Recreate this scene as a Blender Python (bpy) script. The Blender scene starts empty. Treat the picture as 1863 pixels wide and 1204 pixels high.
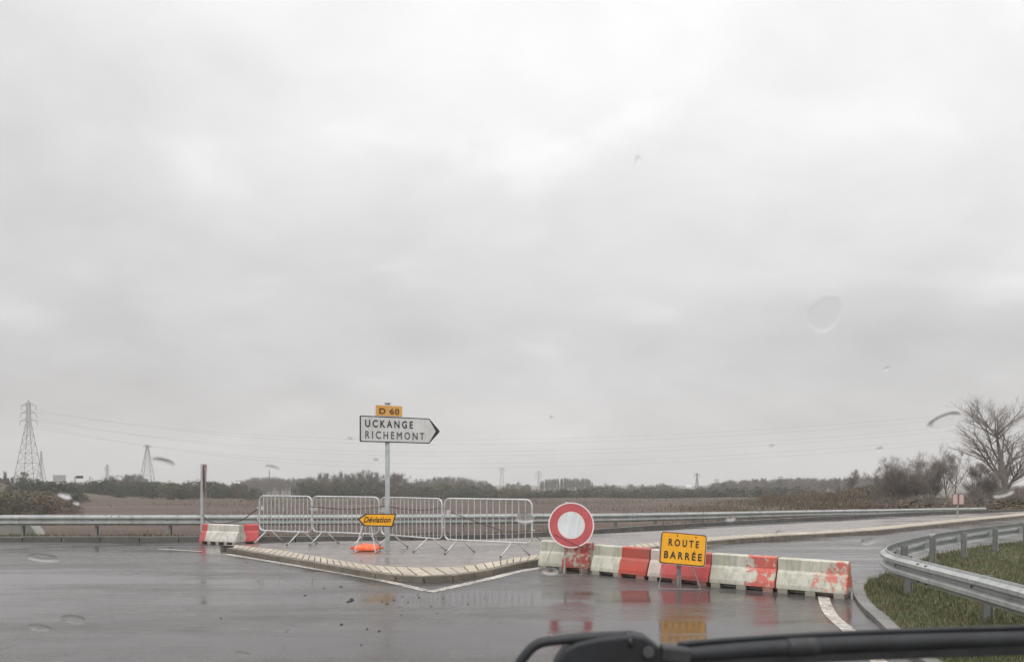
import bpy, bmesh, math, random
import numpy as np
from mathutils import Vector, Matrix

C = bpy.context.scene.collection
SC = bpy.context.scene
R = math.radians
# ------------------------------------------------------------------ camera
F, H, HOR, CX = 1300.0, 1.67, 870.0, 931.5      # focal length in photo pixels, eye height, horizon row
cam = bpy.data.cameras.new("camera")
cam.sensor_fit = 'HORIZONTAL'; cam.sensor_width = 36.0
cam.lens = 36.0 * F / 1863.0
cam.shift_y = (HOR - 602.0) / 1863.0
cam.dof.use_dof = True; cam.dof.focus_distance = 14.0; cam.dof.aperture_fstop = 7.0     # a phone's small aperture: only the wiper and drops go soft
cam.clip_start = 0.02; cam.clip_end = 6000
camo = bpy.data.objects.new("camera", cam); C.objects.link(camo)
camo.location = (0, 0, H); camo.rotation_euler = (R(90), 0, 0)
SC.camera = camo
SC.view_settings.view_transform = 'Standard'
SC.view_settings.look = 'None'
SC.view_settings.exposure = 0.0
SC.view_settings.gamma = 1.0
SC.render.engine = 'CYCLES'
SC.cycles.volume_bounces = 1
SC.cycles.transparent_max_bounces = 12

# ------------------------------------------------------------------ sky
SUN_EL, SUN_ROT = R(52), R(200)
w = bpy.data.worlds.new("World"); SC.world = w; w.use_nodes = True
nt = w.node_tree; nt.nodes.clear()
N, L = nt.nodes.new, nt.links.new
def M(op, a, b=None, c=None, clamp=False):
    n = N('ShaderNodeMath'); n.operation = op; n.use_clamp = clamp
    for i, v in enumerate((a, b, c)):
        if v is None: continue
        if isinstance(v, (int, float)): n.inputs[i].default_value = v
        else: L(v, n.inputs[i])
    return n.outputs[0]
tc = N('ShaderNodeTexCoord'); sep = N('ShaderNodeSeparateXYZ'); L(tc.outputs['Generated'], sep.inputs[0])
dx, dy, dz = sep.outputs
den = M('ADD', M('MAXIMUM', dz, 0.0), 0.46)
cmb = N('ShaderNodeCombineXYZ'); L(M('DIVIDE', dx, den), cmb.inputs[0]); L(M('DIVIDE', dy, den), cmb.inputs[1])
mp = N('ShaderNodeMapping'); L(cmb.outputs[0], mp.inputs[0]); mp.inputs['Rotation'].default_value = (0, 0, R(-32)); mp.inputs['Scale'].default_value = (1.35, 1.75, 1); mp.inputs['Location'].default_value = (3.1, 1.7, 0)
n1 = N('ShaderNodeTexNoise'); L(mp.outputs[0], n1.inputs['Vector']); n1.inputs['Scale'].default_value = 0.75; n1.inputs['Detail'].default_value = 5; n1.inputs['Roughness'].default_value = 0.5; n1.inputs['Distortion'].default_value = 0.35
n2 = N('ShaderNodeTexNoise'); L(mp.outputs[0], n2.inputs['Vector']); n2.inputs['Scale'].default_value = 2.3; n2.inputs['Detail'].default_value = 4; n2.inputs['Roughness'].default_value = 0.5; n2.inputs['Distortion'].default_value = 0.3
n3 = N('ShaderNodeTexNoise'); L(mp.outputs[0], n3.inputs['Vector']); n3.inputs['Scale'].default_value = 5.5; n3.inputs['Detail'].default_value = 5; n3.inputs['Roughness'].default_value = 0.55; n3.inputs['Distortion'].default_value = 0.5
wisp = M('MULTIPLY', M('MAXIMUM', M('SUBTRACT', n2.outputs['Fac'], 0.58), 0.0), 0.6)
cl = M('ADD', M('ADD', M('MULTIPLY', M('SUBTRACT', n1.outputs['Fac'], 0.5), 0.78), M('MULTIPLY', M('SUBTRACT', n2.outputs['Fac'], 0.5), 0.34)), M('ADD', M('MULTIPLY', M('SUBTRACT', n3.outputs['Fac'], 0.5), 0.10), wisp))
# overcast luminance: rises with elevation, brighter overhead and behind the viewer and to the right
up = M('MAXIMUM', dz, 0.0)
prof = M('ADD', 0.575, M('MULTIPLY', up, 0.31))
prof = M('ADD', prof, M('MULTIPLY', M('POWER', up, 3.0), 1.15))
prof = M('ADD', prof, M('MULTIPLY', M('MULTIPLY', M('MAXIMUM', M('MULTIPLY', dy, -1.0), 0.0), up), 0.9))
prof = M('ADD', prof, M('MULTIPLY', M('MULTIPLY', dx, up), 0.14))
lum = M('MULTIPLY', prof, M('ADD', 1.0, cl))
sky = N('ShaderNodeTexSky'); sky.sky_type = 'NISHITA'; sky.sun_disc = False
sky.sun_elevation = SUN_EL; sky.sun_rotation = SUN_ROT; sky.dust_density = 3.0
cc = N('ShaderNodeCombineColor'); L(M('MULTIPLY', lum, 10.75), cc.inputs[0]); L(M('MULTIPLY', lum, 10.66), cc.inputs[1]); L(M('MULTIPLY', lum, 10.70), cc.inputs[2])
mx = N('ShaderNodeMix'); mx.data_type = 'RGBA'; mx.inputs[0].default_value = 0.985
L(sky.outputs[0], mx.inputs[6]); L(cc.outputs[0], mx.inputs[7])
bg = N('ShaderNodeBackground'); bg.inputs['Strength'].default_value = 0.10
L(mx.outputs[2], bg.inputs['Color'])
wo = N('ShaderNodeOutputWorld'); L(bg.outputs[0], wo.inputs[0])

sun = bpy.data.lights.new("sun", 'SUN'); sun.energy = 0.9; sun.angle = R(25); sun.color = (1.0, 0.97, 0.93)
suno = bpy.data.objects.new("sun", sun); C.objects.link(suno)
az = SUN_ROT
sdir = Vector((math.sin(az) * math.cos(SUN_EL), math.cos(az) * math.cos(SUN_EL), math.sin(SUN_EL)))
suno.rotation_euler = sdir.to_track_quat('Z', 'Y').to_euler()

# ------------------------------------------------------------------ helpers
def G(px, py, z=0.0):
    """photo pixel -> point on the level z"""
    Y = F * (H - z) / (py - HOR); return Vector(((px - CX) * Y / F, Y, z))
def P(px, py, Y):
    return Vector(((px - CX) * Y / F, Y, H - (py - HOR) * Y / F))
def XP(px, Y): return (px - CX) * Y / F

class MB:
    def __init__(s): s.v = []; s.f = []
    def add(s, v, f):
        o = len(s.v); s.v += [tuple(p) for p in v]; s.f += [tuple(i + o for i in q) for q in f]
    def box(s, c, size, rot=None):
        hx, hy, hz = [k / 2 for k in size]
        vs = [Vector((x, y, z)) for x in (-hx, hx) for y in (-hy, hy) for z in (-hz, hz)]
        if rot is not None: vs = [rot @ v for v in vs]
        c = Vector(c)
        s.add([v + c for v in vs], [(0, 1, 3, 2), (4, 6, 7, 5), (0, 4, 5, 1), (2, 3, 7, 6), (0, 2, 6, 4), (1, 5, 7, 3)])
    def tube(s, pts, r, n=8, closed=False, caps=True):
        pts = [Vector(p) for p in pts]; m = len(pts)
        rr = r if isinstance(r, (list, tuple)) else [r] * m
        vs = []; fs = []; prev = None
        for i, p in enumerate(pts):
            if closed: t = pts[(i + 1) % m] - pts[i - 1]
            else: t = pts[min(i + 1, m - 1)] - pts[max(i - 1, 0)]
            t.normalize()
            if prev is None:
                a = Vector((0, 0, 1)) if abs(t.z) < 0.9 else Vector((1, 0, 0))
                u = t.cross(a).normalized()
            else:
                u = (prev - t * prev.dot(t)).normalized()
            prev = u; b = t.cross(u)
            for k in range(n):
                an = 2 * math.pi * k / n
                vs.append(p + (u * math.cos(an) + b * math.sin(an)) * rr[i])
        for i in range(m if closed else m - 1):
            j = (i + 1) % m
            for k in range(n):
                k2 = (k + 1) % n
                fs.append((i * n + k, i * n + k2, j * n + k2, j * n + k))
        if caps and not closed:
            fs.append(tuple(range(n - 1, -1, -1))); fs.append(tuple((m - 1) * n + k for k in range(n)))
        s.add(vs, fs)
    def bar(s, a, b, wd):
        a = Vector(a); b = Vector(b); t = (b - a).normalized()
        q = Vector((0, 0, 1)) if abs(t.z) < 0.9 else Vector((1, 0, 0))
        u = t.cross(q).normalized() * wd / 2; v = t.cross(u).normalized() * wd / 2
        s.add([a - u - v, a + u - v, a + u + v, a - u + v, b - u - v, b + u - v, b + u + v, b - u + v],
              [(0, 3, 2, 1), (4, 5, 6, 7), (0, 1, 5, 4), (1, 2, 6, 5), (2, 3, 7, 6), (3, 0, 4, 7)])
    def plate(s, poly, y0, y1):
        """2-D outline (x,z), counter-clockwise seen from -Y, given thickness from y0 (front) to y1"""
        n = len(poly)
        s.add([(x, y0, z) for x, z in poly] + [(x, y1, z) for x, z in poly],
              [tuple(range(n)), tuple(range(2 * n - 1, n - 1, -1))] + [(i, n + i, n + (i + 1) % n, (i + 1) % n) for i in range(n)])
    def sweep(s, prof, path, closed_prof=True):
        """profile (d,z): d to the right-hand side of travel; path of 3-D points"""
        path = [Vector(p) for p in path]; m = len(path); n = len(prof); vs = []; fs = []
        for i, p in enumerate(path):
            t0 = (path[i] - path[i - 1]) if i > 0 else None; t1 = (path[i + 1] - path[i]) if i < m - 1 else None
            ts = [Vector((t.x, t.y, 0)).normalized() for t in (t0, t1) if t is not None]
            t = sum(ts, Vector()).normalized(); k = 1.0
            if len(ts) == 2: k = 1.0 / max(0.4, t.dot(ts[0]))
            nrm = Vector((t.y, -t.x, 0)) * k
            for d, z in prof: vs.append(p + nrm * d + Vector((0, 0, z)))
        for i in range(m - 1):
            for k in range(n if closed_prof else n - 1):
                k2 = (k + 1) % n
                fs.append((i * n + k, i * n + k2, (i + 1) * n + k2, (i + 1) * n + k))
        if closed_prof:
            fs.append(tuple(range(n))); fs.append(tuple((m - 1) * n + k for k in range(n - 1, -1, -1)))
        s.add(vs, fs)
    def build(s, name, mat=None, parent=None, smooth=False, fix=True, bevel=0):
        me = bpy.data.meshes.new(name); me.from_pydata(s.v, [], s.f)
        if fix:
            bm = bmesh.new(); bm.from_mesh(me); bmesh.ops.recalc_face_normals(bm, faces=bm.faces); bm.to_mesh(me); bm.free()
        if smooth:
            me.polygons.foreach_set('use_smooth', [True] * len(me.polygons))
        me.update()
        o = bpy.data.objects.new(name, me); C.objects.link(o)
        if mat is not None:
            for m_ in (mat if isinstance(mat, (list, tuple)) else [mat]): me.materials.append(m_)
        if parent is not None: o.parent = parent
        if bevel:
            b = o.modifiers.new('bevel', 'BEVEL'); b.width = bevel; b.segments = 2; b.limit_method = 'ANGLE'
        return o

def tag(o, label=None, cat=None, group=None, kind=None):
    if label: o['label'] = label
    if cat: o['category'] = cat
    if group: o['group'] = group
    if kind: o['kind'] = kind
    return o
def thing(name, label, cat, loc=(0, 0, 0), rz=0, group=None):
    o = bpy.data.objects.new(name, None); C.objects.link(o); o.empty_display_size = 0.2
    o.location = loc; o.rotation_euler = (0, 0, rz)
    return tag(o, label, cat, group)
def copy_tree(o, parent=None):
    c = o.copy(); C.objects.link(c)
    if parent is not None: c.parent = parent
    for ch in list(o.children): copy_tree(ch, c)
    return c

def resample(pts, step):
    """Catmull-Rom through the points, then equal steps"""
    pts = [Vector(p) for p in pts]; out = []
    q = [pts[0] * 2 - pts[1]] + pts + [pts[-1] * 2 - pts[-2]]
    for i in range(1, len(q) - 2):
        p0, p1, p2, p3 = q[i - 1:i + 3]
        n = max(2, int((p2 - p1).length / (step * 0.2)))
        for k in range(n):
            t = k / n
            out.append(0.5 * ((2 * p1) + (p2 - p0) * t + (2 * p0 - 5 * p1 + 4 * p2 - p3) * t * t + (3 * p1 - p0 - 3 * p2 + p3) * t ** 3))
    out.append(pts[-1])
    res = [out[0]]; acc = 0.0
    for a, b in zip(out, out[1:]):
        d = (b - a).length
        if d == 0: continue
        while acc + d >= step:
            t = (step - acc) / d; a = a.lerp(b, t); res.append(a.copy()); d = (b - a).length; acc = 0.0
            if d == 0: break
        acc += d
    if (res[-1] - out[-1]).length > step * 0.3: res.append(out[-1])
    return res
def offset(pts, d):
    out = []
    m = len(pts)
    for i, p in enumerate(pts):
        t = (pts[min(i + 1, m - 1)] - pts[max(i - 1, 0)]); t.z = 0; t.normalize()
        out.append(p + Vector((t.y, -t.x, 0)) * d)
    return out
def strip(mb, A, B):
    n = len(A); mb.add(list(A) + list(B), [(i, i + 1, n + i + 1, n + i) for i in range(n - 1)])

# ------------------------------------------------------------------ materials
class NB:
    """small node-building helper for one material"""
    def __init__(s, name, rough=0.6, metal=0.0, spec=0.5):
        s.m = bpy.data.materials.new(name); s.m.use_nodes = True; s.t = s.m.node_tree
        s.b = s.t.nodes['Principled BSDF']; s.b.inputs['Roughness'].default_value = rough
        s.b.inputs['Metallic'].default_value = metal; s.b.inputs['Specular IOR Level'].default_value = spec
        s.co = None
    def n(s, typ, **kw):
        n = s.t.nodes.new(typ)
        for k, v in kw.items(): setattr(n, k, v)
        return n
    def l(s, a, b): s.t.links.new(a, b)
    def coord(s, which='Object', scale=(1, 1, 1), loc=(0, 0, 0), rot=(0, 0, 0)):
        c = s.n('ShaderNodeTexCoord'); m = s.n('ShaderNodeMapping'); s.l(c.outputs[which], m.inputs[0])
        m.inputs['Scale'].default_value = scale; m.inputs['Location'].default_value = loc; m.inputs['Rotation'].default_value = rot
        return m.outputs[0]
    def noise(s, vec, scale, detail=4, rough=0.55, dist=0.0):
        n = s.n('ShaderNodeTexNoise'); s.l(vec, n.inputs['Vector'])
        n.inputs['Scale'].default_value = scale; n.inputs['Detail'].default_value = detail
        n.inputs['Roughness'].default_value = rough; n.inputs['Distortion'].default_value = dist
        return n.outputs['Fac']
    def ramp(s, fac, stops):
        r = s.n('ShaderNodeValToRGB'); s.l(fac, r.inputs[0]); e = r.color_ramp.elements
        while len(e) < len(stops): e.new(0.5)
        for k, (p, c) in zip(e, stops):
            k.position = p; k.color = (c[0], c[1], c[2], 1) if isinstance(c, (tuple, list)) else (c, c, c, 1)
        return r.outputs[0]
    def math(s, op, a, b=None, clamp=False):
        n = s.n('ShaderNodeMath', operation=op, use_clamp=clamp)
        for i, v in enumerate((a, b)):
            if v is None: continue
            if isinstance(v, (int, float)): n.inputs[i].default_value = v
            else: s.l(v, n.inputs[i])
        return n.outputs[0]
    def mix(s, fac, a, b, blend='MIX'):
        n = s.n('ShaderNodeMix', data_type='RGBA', blend_type=blend)
        for i, v in ((0, fac), (6, a), (7, b)):
            if isinstance(v, (int, float)): n.inputs[i].default_value = v
            elif isinstance(v, tuple): n.inputs[i].default_value = (v[0], v[1], v[2], 1)
            else: s.l(v, n.inputs[i])
        return n.outputs[2]
    def color(s, c):
        if isinstance(c, tuple): s.b.inputs['Base Color'].default_value = (c[0], c[1], c[2], 1)
        else: s.l(c, s.b.inputs['Base Color'])
    def rough(s, c): s.l(c, s.b.inputs['Roughness'])
    def bump(s, h, strength=0.3, dist=0.02):
        n = s.n('ShaderNodeBump'); n.inputs['Strength'].default_value = strength; n.inputs['Distance'].default_value = dist
        s.l(h, n.inputs['Height']); s.l(n.outputs[0], s.b.inputs['Normal'])

def simple(name, c0, c1, scale=6.0, rough=0.6, metal=0.0, bump=0.0, stretch=(1, 1, 1), spec=0.5, lo=0.35, hi=0.65, which='Object'):
    k = NB(name, rough, metal, spec); v = k.coord(which, stretch); f = k.noise(v, scale, 5, 0.6)
    k.color(k.ramp(f, [(lo, c0), (hi, c1)]))
    if bump: k.bump(f, bump, 0.01)
    return k.m

def mat_wet(name, dry0, dry1, puddle, r_lo, r_hi, bump):
    """wet asphalt: dark aggregate under a thin water film, puddles smoother than the ridges"""
    k = NB(name, 0.3, 0, 0.5); k.b.inputs['IOR'].default_value = 1.42
    v = k.coord(); vs = k.coord('Object', (0.35, 1.0, 1.0), (5, 2, 0), (0, 0, R(-4)))
    fine = k.noise(v, 55, 3, 0.7); mid = k.noise(v, 2.2, 5, 0.6); big = k.noise(vs, 0.55, 5, 0.6, 0.6)
    col = k.ramp(mid, [(0.3, dry0), (0.7, dry1)])
    col = k.mix(k.ramp(fine, [(0.45, 0.0), (0.75, 0.5)]), col, tuple(min(1, c * 2.2) for c in dry1))
    k.color(col)
    k.rough(k.ramp(big, [(0.36, r_lo), (0.62, r_hi)]))
    streak = k.noise(k.coord('Object', (0.10, 0.9, 1.0), (2, 7, 0), (0, 0, R(6))), 1.1, 6, 0.65, 0.8)
    big = k.math('ADD', k.math('MULTIPLY', big, 0.5), k.math('MULTIPLY', streak, 0.5))
    vor = k.n('ShaderNodeTexVoronoi'); vor.feature = 'DISTANCE_TO_EDGE'; vor.inputs['Scale'].default_value = 0.33
    wv = k.n('ShaderNodeMix', data_type='RGBA'); wv.inputs[0].default_value = 0.12; k.l(v, wv.inputs[6]); nn_ = k.n('ShaderNodeTexNoise'); k.l(v, nn_.inputs['Vector']); nn_.inputs['Scale'].default_value = 1.5; nn_.inputs['Detail'].default_value = 6; k.l(nn_.outputs['Color'], wv.inputs[7]); k.l(wv.outputs[2], vor.inputs['Vector'])
    crack = k.math('MULTIPLY', k.ramp(vor.outputs['Distance'], [(0.0, 1.0), (0.0045, 0.0)]), k.ramp(mid, [(0.50, 0.0), (0.58, 1.0)]))
    grit = k.noise(v, 21, 3, 0.75)
    col = k.mix(k.ramp(grit, [(0.52, 0.0), (0.70, 0.55)]), col, tuple(c * 0.45 for c in dry0))
    col = k.mix(crack, col, (0.012, 0.011, 0.011)); k.color(col)
    k.rough(k.ramp(big, [(0.42, r_lo), (0.58, r_hi)]))
    col = k.mix(k.ramp(big, [(0.44, 0.55), (0.56, 0.0)]), col, tuple(c * 0.55 for c in dry0)); k.color(col)
    rip = k.noise(v, 9, 3, 0.6)
    hgt = k.math('ADD', k.math('MULTIPLY', fine, 0.5), k.math('ADD', k.math('MULTIPLY', rip, 0.6), k.math('MULTIPLY', grit, 0.5)))
    wet = k.ramp(big, [(0.40, 0.2), (0.60, 1.0)])
    k.bump(k.math('MULTIPLY', hgt, wet), bump, 0.01)
    return k.m

MAT = {}
MAT['asphalt'] = mat_wet('wet_asphalt', (0.055, 0.052, 0.051), (0.095, 0.088, 0.086), 0.5, 0.05, 0.42, 0.24)
MAT['island'] = mat_wet('wet_island_asphalt', (0.15, 0.13, 0.118), (0.25, 0.22, 0.20), 0.5, 0.12, 0.36, 0.18)

def mat_line():
    k = NB('worn_white_line', 0.4); v = k.coord(); f = k.noise(v, 14, 6, 0.7); g = k.noise(v, 1.6, 4)
    fac = k.ramp(k.math('ADD', k.math('MULTIPLY', f, 0.7), k.math('MULTIPLY', g, 0.3)), [(0.40, 1.0), (0.60, 0.0)])
    k.color(k.mix(fac, (0.14, 0.13, 0.12), (0.66, 0.62, 0.55))); k.bump(f, 0.2, 0.005); return k.m
MAT['line'] = mat_line()

def mat_stone(name, a, b, c, rough):
    k = NB(name, rough); v = k.coord(); f = k.noise(v, 3.5, 6, 0.65); g = k.noise(v, 40, 3, 0.6)
    gi = k.n('ShaderNodeNewGeometry').outputs['Random Per Island']
    col = k.ramp(f, [(0.3, a), (0.6, b), (0.85, c)])
    col = k.mix(k.math('MULTIPLY', gi, 0.55), col, tuple(x * 0.55 for x in b))
    col = k.mix(k.ramp(g, [(0.4, 0.25), (0.6, 0.0)]), col, tuple(x * 0.4 for x in a))
    k.color(col); k.bump(g, 0.3, 0.006); return k.m
MAT['kerb_dark'] = mat_stone('weathered_kerb_concrete', (0.09, 0.085, 0.08), (0.14, 0.135, 0.125), (0.2, 0.19, 0.17), 0.5)
MAT['kerb_pale'] = mat_stone('pale_kerb_stone', (0.38, 0.33, 0.26), (0.56, 0.49, 0.39), (0.66, 0.59, 0.48), 0.55)
MAT['kerb_face'] = mat_stone('dark_kerb_face', (0.12, 0.105, 0.085), (0.22, 0.19, 0.15), (0.33, 0.29, 0.23), 0.5)  # darker tone of the pale stone, for the island's front kerb row
MAT['kerb_corner'] = mat_stone('grey_corner_kerb', (0.15, 0.145, 0.135), (0.23, 0.225, 0.21), (0.31, 0.30, 0.28), 0.5)
MAT['concrete'] = mat_stone('old_concrete', (0.28, 0.27, 0.25), (0.40, 0.39, 0.36), (0.5, 0.48, 0.45), 0.7)
MAT['galv'] = simple('galvanised_steel', (0.46, 0.47, 0.475), (0.64, 0.65, 0.65), 9, 0.42, 0.35, 0.05)
def mat_rail():
    k = NB('weathered_guardrail_steel', 0.55, 0.2); v = k.coord(); f = k.noise(v, 2.2, 6, 0.65); st = k.noise(k.coord('Object', (9, 9, 0.7)), 1.0, 5, 0.65); g = k.noise(v, 26, 4, 0.65)
    c = k.ramp(f, [(0.3, (0.30, 0.32, 0.315)), (0.55, (0.40, 0.415, 0.41)), (0.75, (0.47, 0.48, 0.47))])
    c = k.mix(k.ramp(st, [(0.50, 0.0), (0.70, 0.55)]), c, (0.17, 0.165, 0.15)); c = k.mix(k.ramp(g, [(0.58, 0.0), (0.7, 0.4)]), c, (0.15, 0.14, 0.12))
    k.color(c); k.rough(k.ramp(f, [(0.3, 0.42), (0.7, 0.62)])); k.bump(g, 0.06, 0.003); return k.m
MAT['rail'] = mat_rail()
MAT['rail_post'] = simple('dull_rail_post', (0.20, 0.21, 0.205), (0.32, 0.325, 0.32), 6, 0.6, 0.2)
MAT['legs'] = simple('dull_steel_rod', (0.20, 0.20, 0.20), (0.32, 0.32, 0.31), 12, 0.55, 0.3)
MAT['post'] = simple('grey_painted_post', (0.40, 0.42, 0.43), (0.52, 0.54, 0.55), 8, 0.4, 0.2)
MAT['dark_metal'] = simple('dark_bolts', (0.06, 0.06, 0.06), (0.12, 0.11, 0.11), 12, 0.5, 0.4)
def mat_sign(name, a, b, dirt, amt=0.45):
    k = NB(name, 0.38); v = k.coord(); f = k.noise(v, 2.4, 5, 0.6); sp = k.noise(v, 45, 4, 0.7); st = k.noise(k.coord('Object', (22, 22, 1.2)), 1.0, 5, 0.6)
    c = k.mix(k.ramp(f, [(0.35, 0.0), (0.65, 1.0)]), a, b)
    c = k.mix(k.ramp(st, [(0.50, 0.0), (0.75, amt)]), c, dirt); c = k.mix(k.ramp(sp, [(0.60, 0.0), (0.70, amt)]), c, dirt)
    k.color(c); k.rough(k.ramp(f, [(0.3, 0.30), (0.7, 0.5)])); return k.m
MAT['sign_white'] = mat_sign('sign_white_sheeting', (0.56, 0.56, 0.55), (0.68, 0.68, 0.67), (0.34, 0.33, 0.30))
MAT['sign_grey'] = mat_sign('sign_disc_white', (0.62, 0.64, 0.65), (0.72, 0.74, 0.75), (0.36, 0.36, 0.35))
MAT['sign_back'] = simple('sign_back_metal', (0.32, 0.31, 0.30), (0.44, 0.43, 0.42), 5, 0.5, 0.3)
MAT['ink'] = simple('sign_black_ink', (0.015, 0.016, 0.018), (0.035, 0.036, 0.04), 20, 0.4)
MAT['ink_grey'] = simple('sign_worn_ink', (0.05, 0.05, 0.052), (0.15, 0.15, 0.15), 9, 0.45)
MAT['ink_brown'] = simple('sign_brown_ink', (0.10, 0.045, 0.01), (0.16, 0.075, 0.02), 9, 0.45)
MAT['ochre'] = simple('route_plate_ochre', (0.62, 0.31, 0.07), (0.72, 0.38, 0.10), 4, 0.4)
MAT['yellow'] = mat_sign('roadworks_yellow', (0.88, 0.40, 0.012), (0.95, 0.46, 0.02), (0.48, 0.24, 0.03), 0.35)
MAT['sign_red'] = mat_sign('sign_red_sheeting', (0.44, 0.07, 0.08), (0.54, 0.10, 0.11), (0.26, 0.07, 0.07))
MAT['rim'] = simple('sign_pale_rim', (0.68, 0.60, 0.58), (0.78, 0.70, 0.67), 8, 0.4)
MAT['orange'] = simple('orange_bag_fabric', (0.72, 0.10, 0.03), (0.90, 0.20, 0.07), 7, 0.5, 0, 0.4)
MAT['faded_red'] = simple('faded_red_sheeting', (0.22, 0.10, 0.10), (0.34, 0.20, 0.19), 8, 0.5)
MAT['marker'] = mat_sign('dull_marker_sheeting', (0.46, 0.37, 0.35), (0.55, 0.46, 0.44), (0.24, 0.17, 0.16), 0.7)
MAT['rope'] = simple('brown_cord', (0.05, 0.03, 0.028), (0.10, 0.065, 0.06), 30, 0.8)
MAT['black'] = simple('black_rubber_plastic', (0.010, 0.011, 0.013), (0.020, 0.022, 0.025), 25, 0.55)
MAT['wiper_rib'] = simple('worn_black_plastic', (0.022, 0.023, 0.026), (0.045, 0.046, 0.05), 40, 0.5)
MAT['mud'] = simple('dark_mud_clod', (0.02, 0.017, 0.015), (0.05, 0.042, 0.036), 30, 0.7)
MAT['pylon'] = simple('pylon_steel', (0.12, 0.12, 0.13), (0.18, 0.18, 0.20), 1, 0.6, 0.2)
MAT['wire'] = simple('power_cable', (0.10, 0.10, 0.105), (0.14, 0.14, 0.15), 1, 0.6, 0.2)
MAT['bark'] = simple('bare_twigs', (0.15, 0.125, 0.11), (0.24, 0.205, 0.18), 2, 0.8, which='Generated', stretch=(4, 4, 4))
MAT['bark_far'] = simple('far_bare_twigs', (0.10, 0.088, 0.078), (0.17, 0.15, 0.135), 2, 0.8, which='Generated', stretch=(3, 3, 3))
MAT['leaf_dark'] = simple('dark_scrub_leaves', (0.024, 0.034, 0.020), (0.085, 0.090, 0.050), 3, 0.7, which='Generated', stretch=(3, 3, 3))
MAT['leaf_olive'] = simple('olive_scrub_leaves', (0.055, 0.054, 0.026), (0.135, 0.115, 0.055), 3, 0.7, which='Generated', stretch=(3, 3, 3))
MAT['leaf_brown'] = simple('brown_dead_leaves', (0.085, 0.058, 0.036), (0.17, 0.115, 0.07), 3, 0.8, which='Generated', stretch=(3, 3, 3))
MAT['soil'] = None

def mat_field():
    k = NB('ploughed_field', 0.85); v = k.coord('Object', (1, 1, 1), (0, 0, 0), (0, 0, R(12)))
    vs = k.coord('Object', (0.03, 0.22, 1), (0, 0, 0), (0, 0, R(8)))
    f = k.noise(v, 0.03, 6, 0.6); g = k.noise(vs, 1.0, 5, 0.65); h = k.noise(v, 1.2, 5, 0.7)
    soil = k.ramp(k.math('ADD', k.math('MULTIPLY', g, 0.6), k.math('MULTIPLY', h, 0.4)), [(0.38, (0.036, 0.022, 0.015)), (0.52, (0.072, 0.046, 0.032)), (0.64, (0.130, 0.090, 0.062))])
    grass = k.ramp(k.math('ADD', k.math('MULTIPLY', f, 0.4), k.math('MULTIPLY', h, 0.6)), [(0.35, (0.050, 0.043, 0.024)), (0.55, (0.085, 0.068, 0.038)), (0.7, (0.125, 0.095, 0.055))])
    a = k.n('ShaderNodeAttribute'); a.attribute_name = 'cover'
    jag = k.math('ADD', a.outputs['Fac'], k.math('MULTIPLY', k.math('SUBTRACT', k.noise(v, 0.15, 5, 0.7), 0.5), 0.5))
    k.color(k.mix(k.ramp(jag, [(0.42, 0.0), (0.58, 1.0)]), soil, grass)); k.bump(h, 0.6, 0.2)
    return k.m
MAT['field'] = mat_field()
def mat_turf(name, g0, g1, brown, bl=0.5):
    k = NB(name, 0.8); v = k.coord(); f = k.noise(v, 1.1, 5, 0.65); g = k.noise(v, 18, 4, 0.7)
    gi = k.n('ShaderNodeNewGeometry').outputs['Random Per Island']
    base = k.mix(k.ramp(f, [(bl - 0.13, 0.0), (bl + 0.13, 1.0)]), k.mix(g, g0, g1), brown)
    straw = k.mix(k.ramp(gi, [(0.86, 0.0), (0.90, 1.0)]), k.mix(k.math('MULTIPLY', gi, 0.5), base, tuple(c * 0.55 for c in g0)), tuple(min(1, c * 1.5) for c in brown))
    k.color(straw); return k.m
MAT['turf_left'] = mat_turf('roadside_grass', (0.050, 0.058, 0.022), (0.10, 0.105, 0.042), (0.16, 0.115, 0.075), 0.52)
MAT['turf_right'] = mat_turf('rough_grass', (0.075, 0.090, 0.036), (0.130, 0.148, 0.062), (0.16, 0.128, 0.072), 0.59)

MAT['weed'] = mat_turf('dry_weeds', (0.075, 0.068, 0.035), (0.12, 0.10, 0.055), (0.13, 0.095, 0.06), 0.48)
# ------------------------------------------------------------------ ground, road, kerbs, island
far_px = [(0, 985.5), (340, 985), (640, 984), (820, 982), (970, 977), (1100, 969), (1200, 962), (1300, 956), (1450, 948), (1640, 938), (1740, 933.5), (1863, 931)]
FAR = [Vector((-70, 18.9, 0)), Vector((-40, 18.8, 0))] + [G(*p) for p in far_px] + [Vector((45, 44, 0)), Vector((80, 56, 0)), Vector((120, 68, 0))]
FARs = resample(FAR, 1.02)
# right-hand corner of grass: kerb edge
corner_px = [(1680, 1210), (1610, 1146), (1580, 1120), (1560, 1098), (1551, 1080), (1560, 1062), (1598, 1047), (1640, 1034)]
CORN = [Vector((2.9, -12, 0)), Vector((3.2, 0, 0))] + [G(*p) for p in corner_px] + [Vector((9.2, 15.6, 0)), Vector((13.0, 18.6, 0)), Vector((20, 23.4, 0)), Vector((40, 34, 0)), Vector((80, 48, 0)), Vector((120, 60, 0))]
CORNs = resample(CORN, 0.6)

# road: one sheet from behind the viewer to the far kerb
mb = MB()
near = [Vector((p.x, -12, 0)) for p in FARs]
rows = 10
grid = []
for i in range(rows + 1):
    t = i / rows; grid += [a.lerp(b, t) for a, b in zip(near, FARs)]
n_ = len(FARs)
mb.add(grid, [(i * n_ + j, i * n_ + j + 1, (i + 1) * n_ + j + 1, (i + 1) * n_ + j) for i in range(rows) for j in range(n_ - 1)])
tag(mb.build('road', MAT['asphalt'], fix=False), kind='structure')

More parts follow.
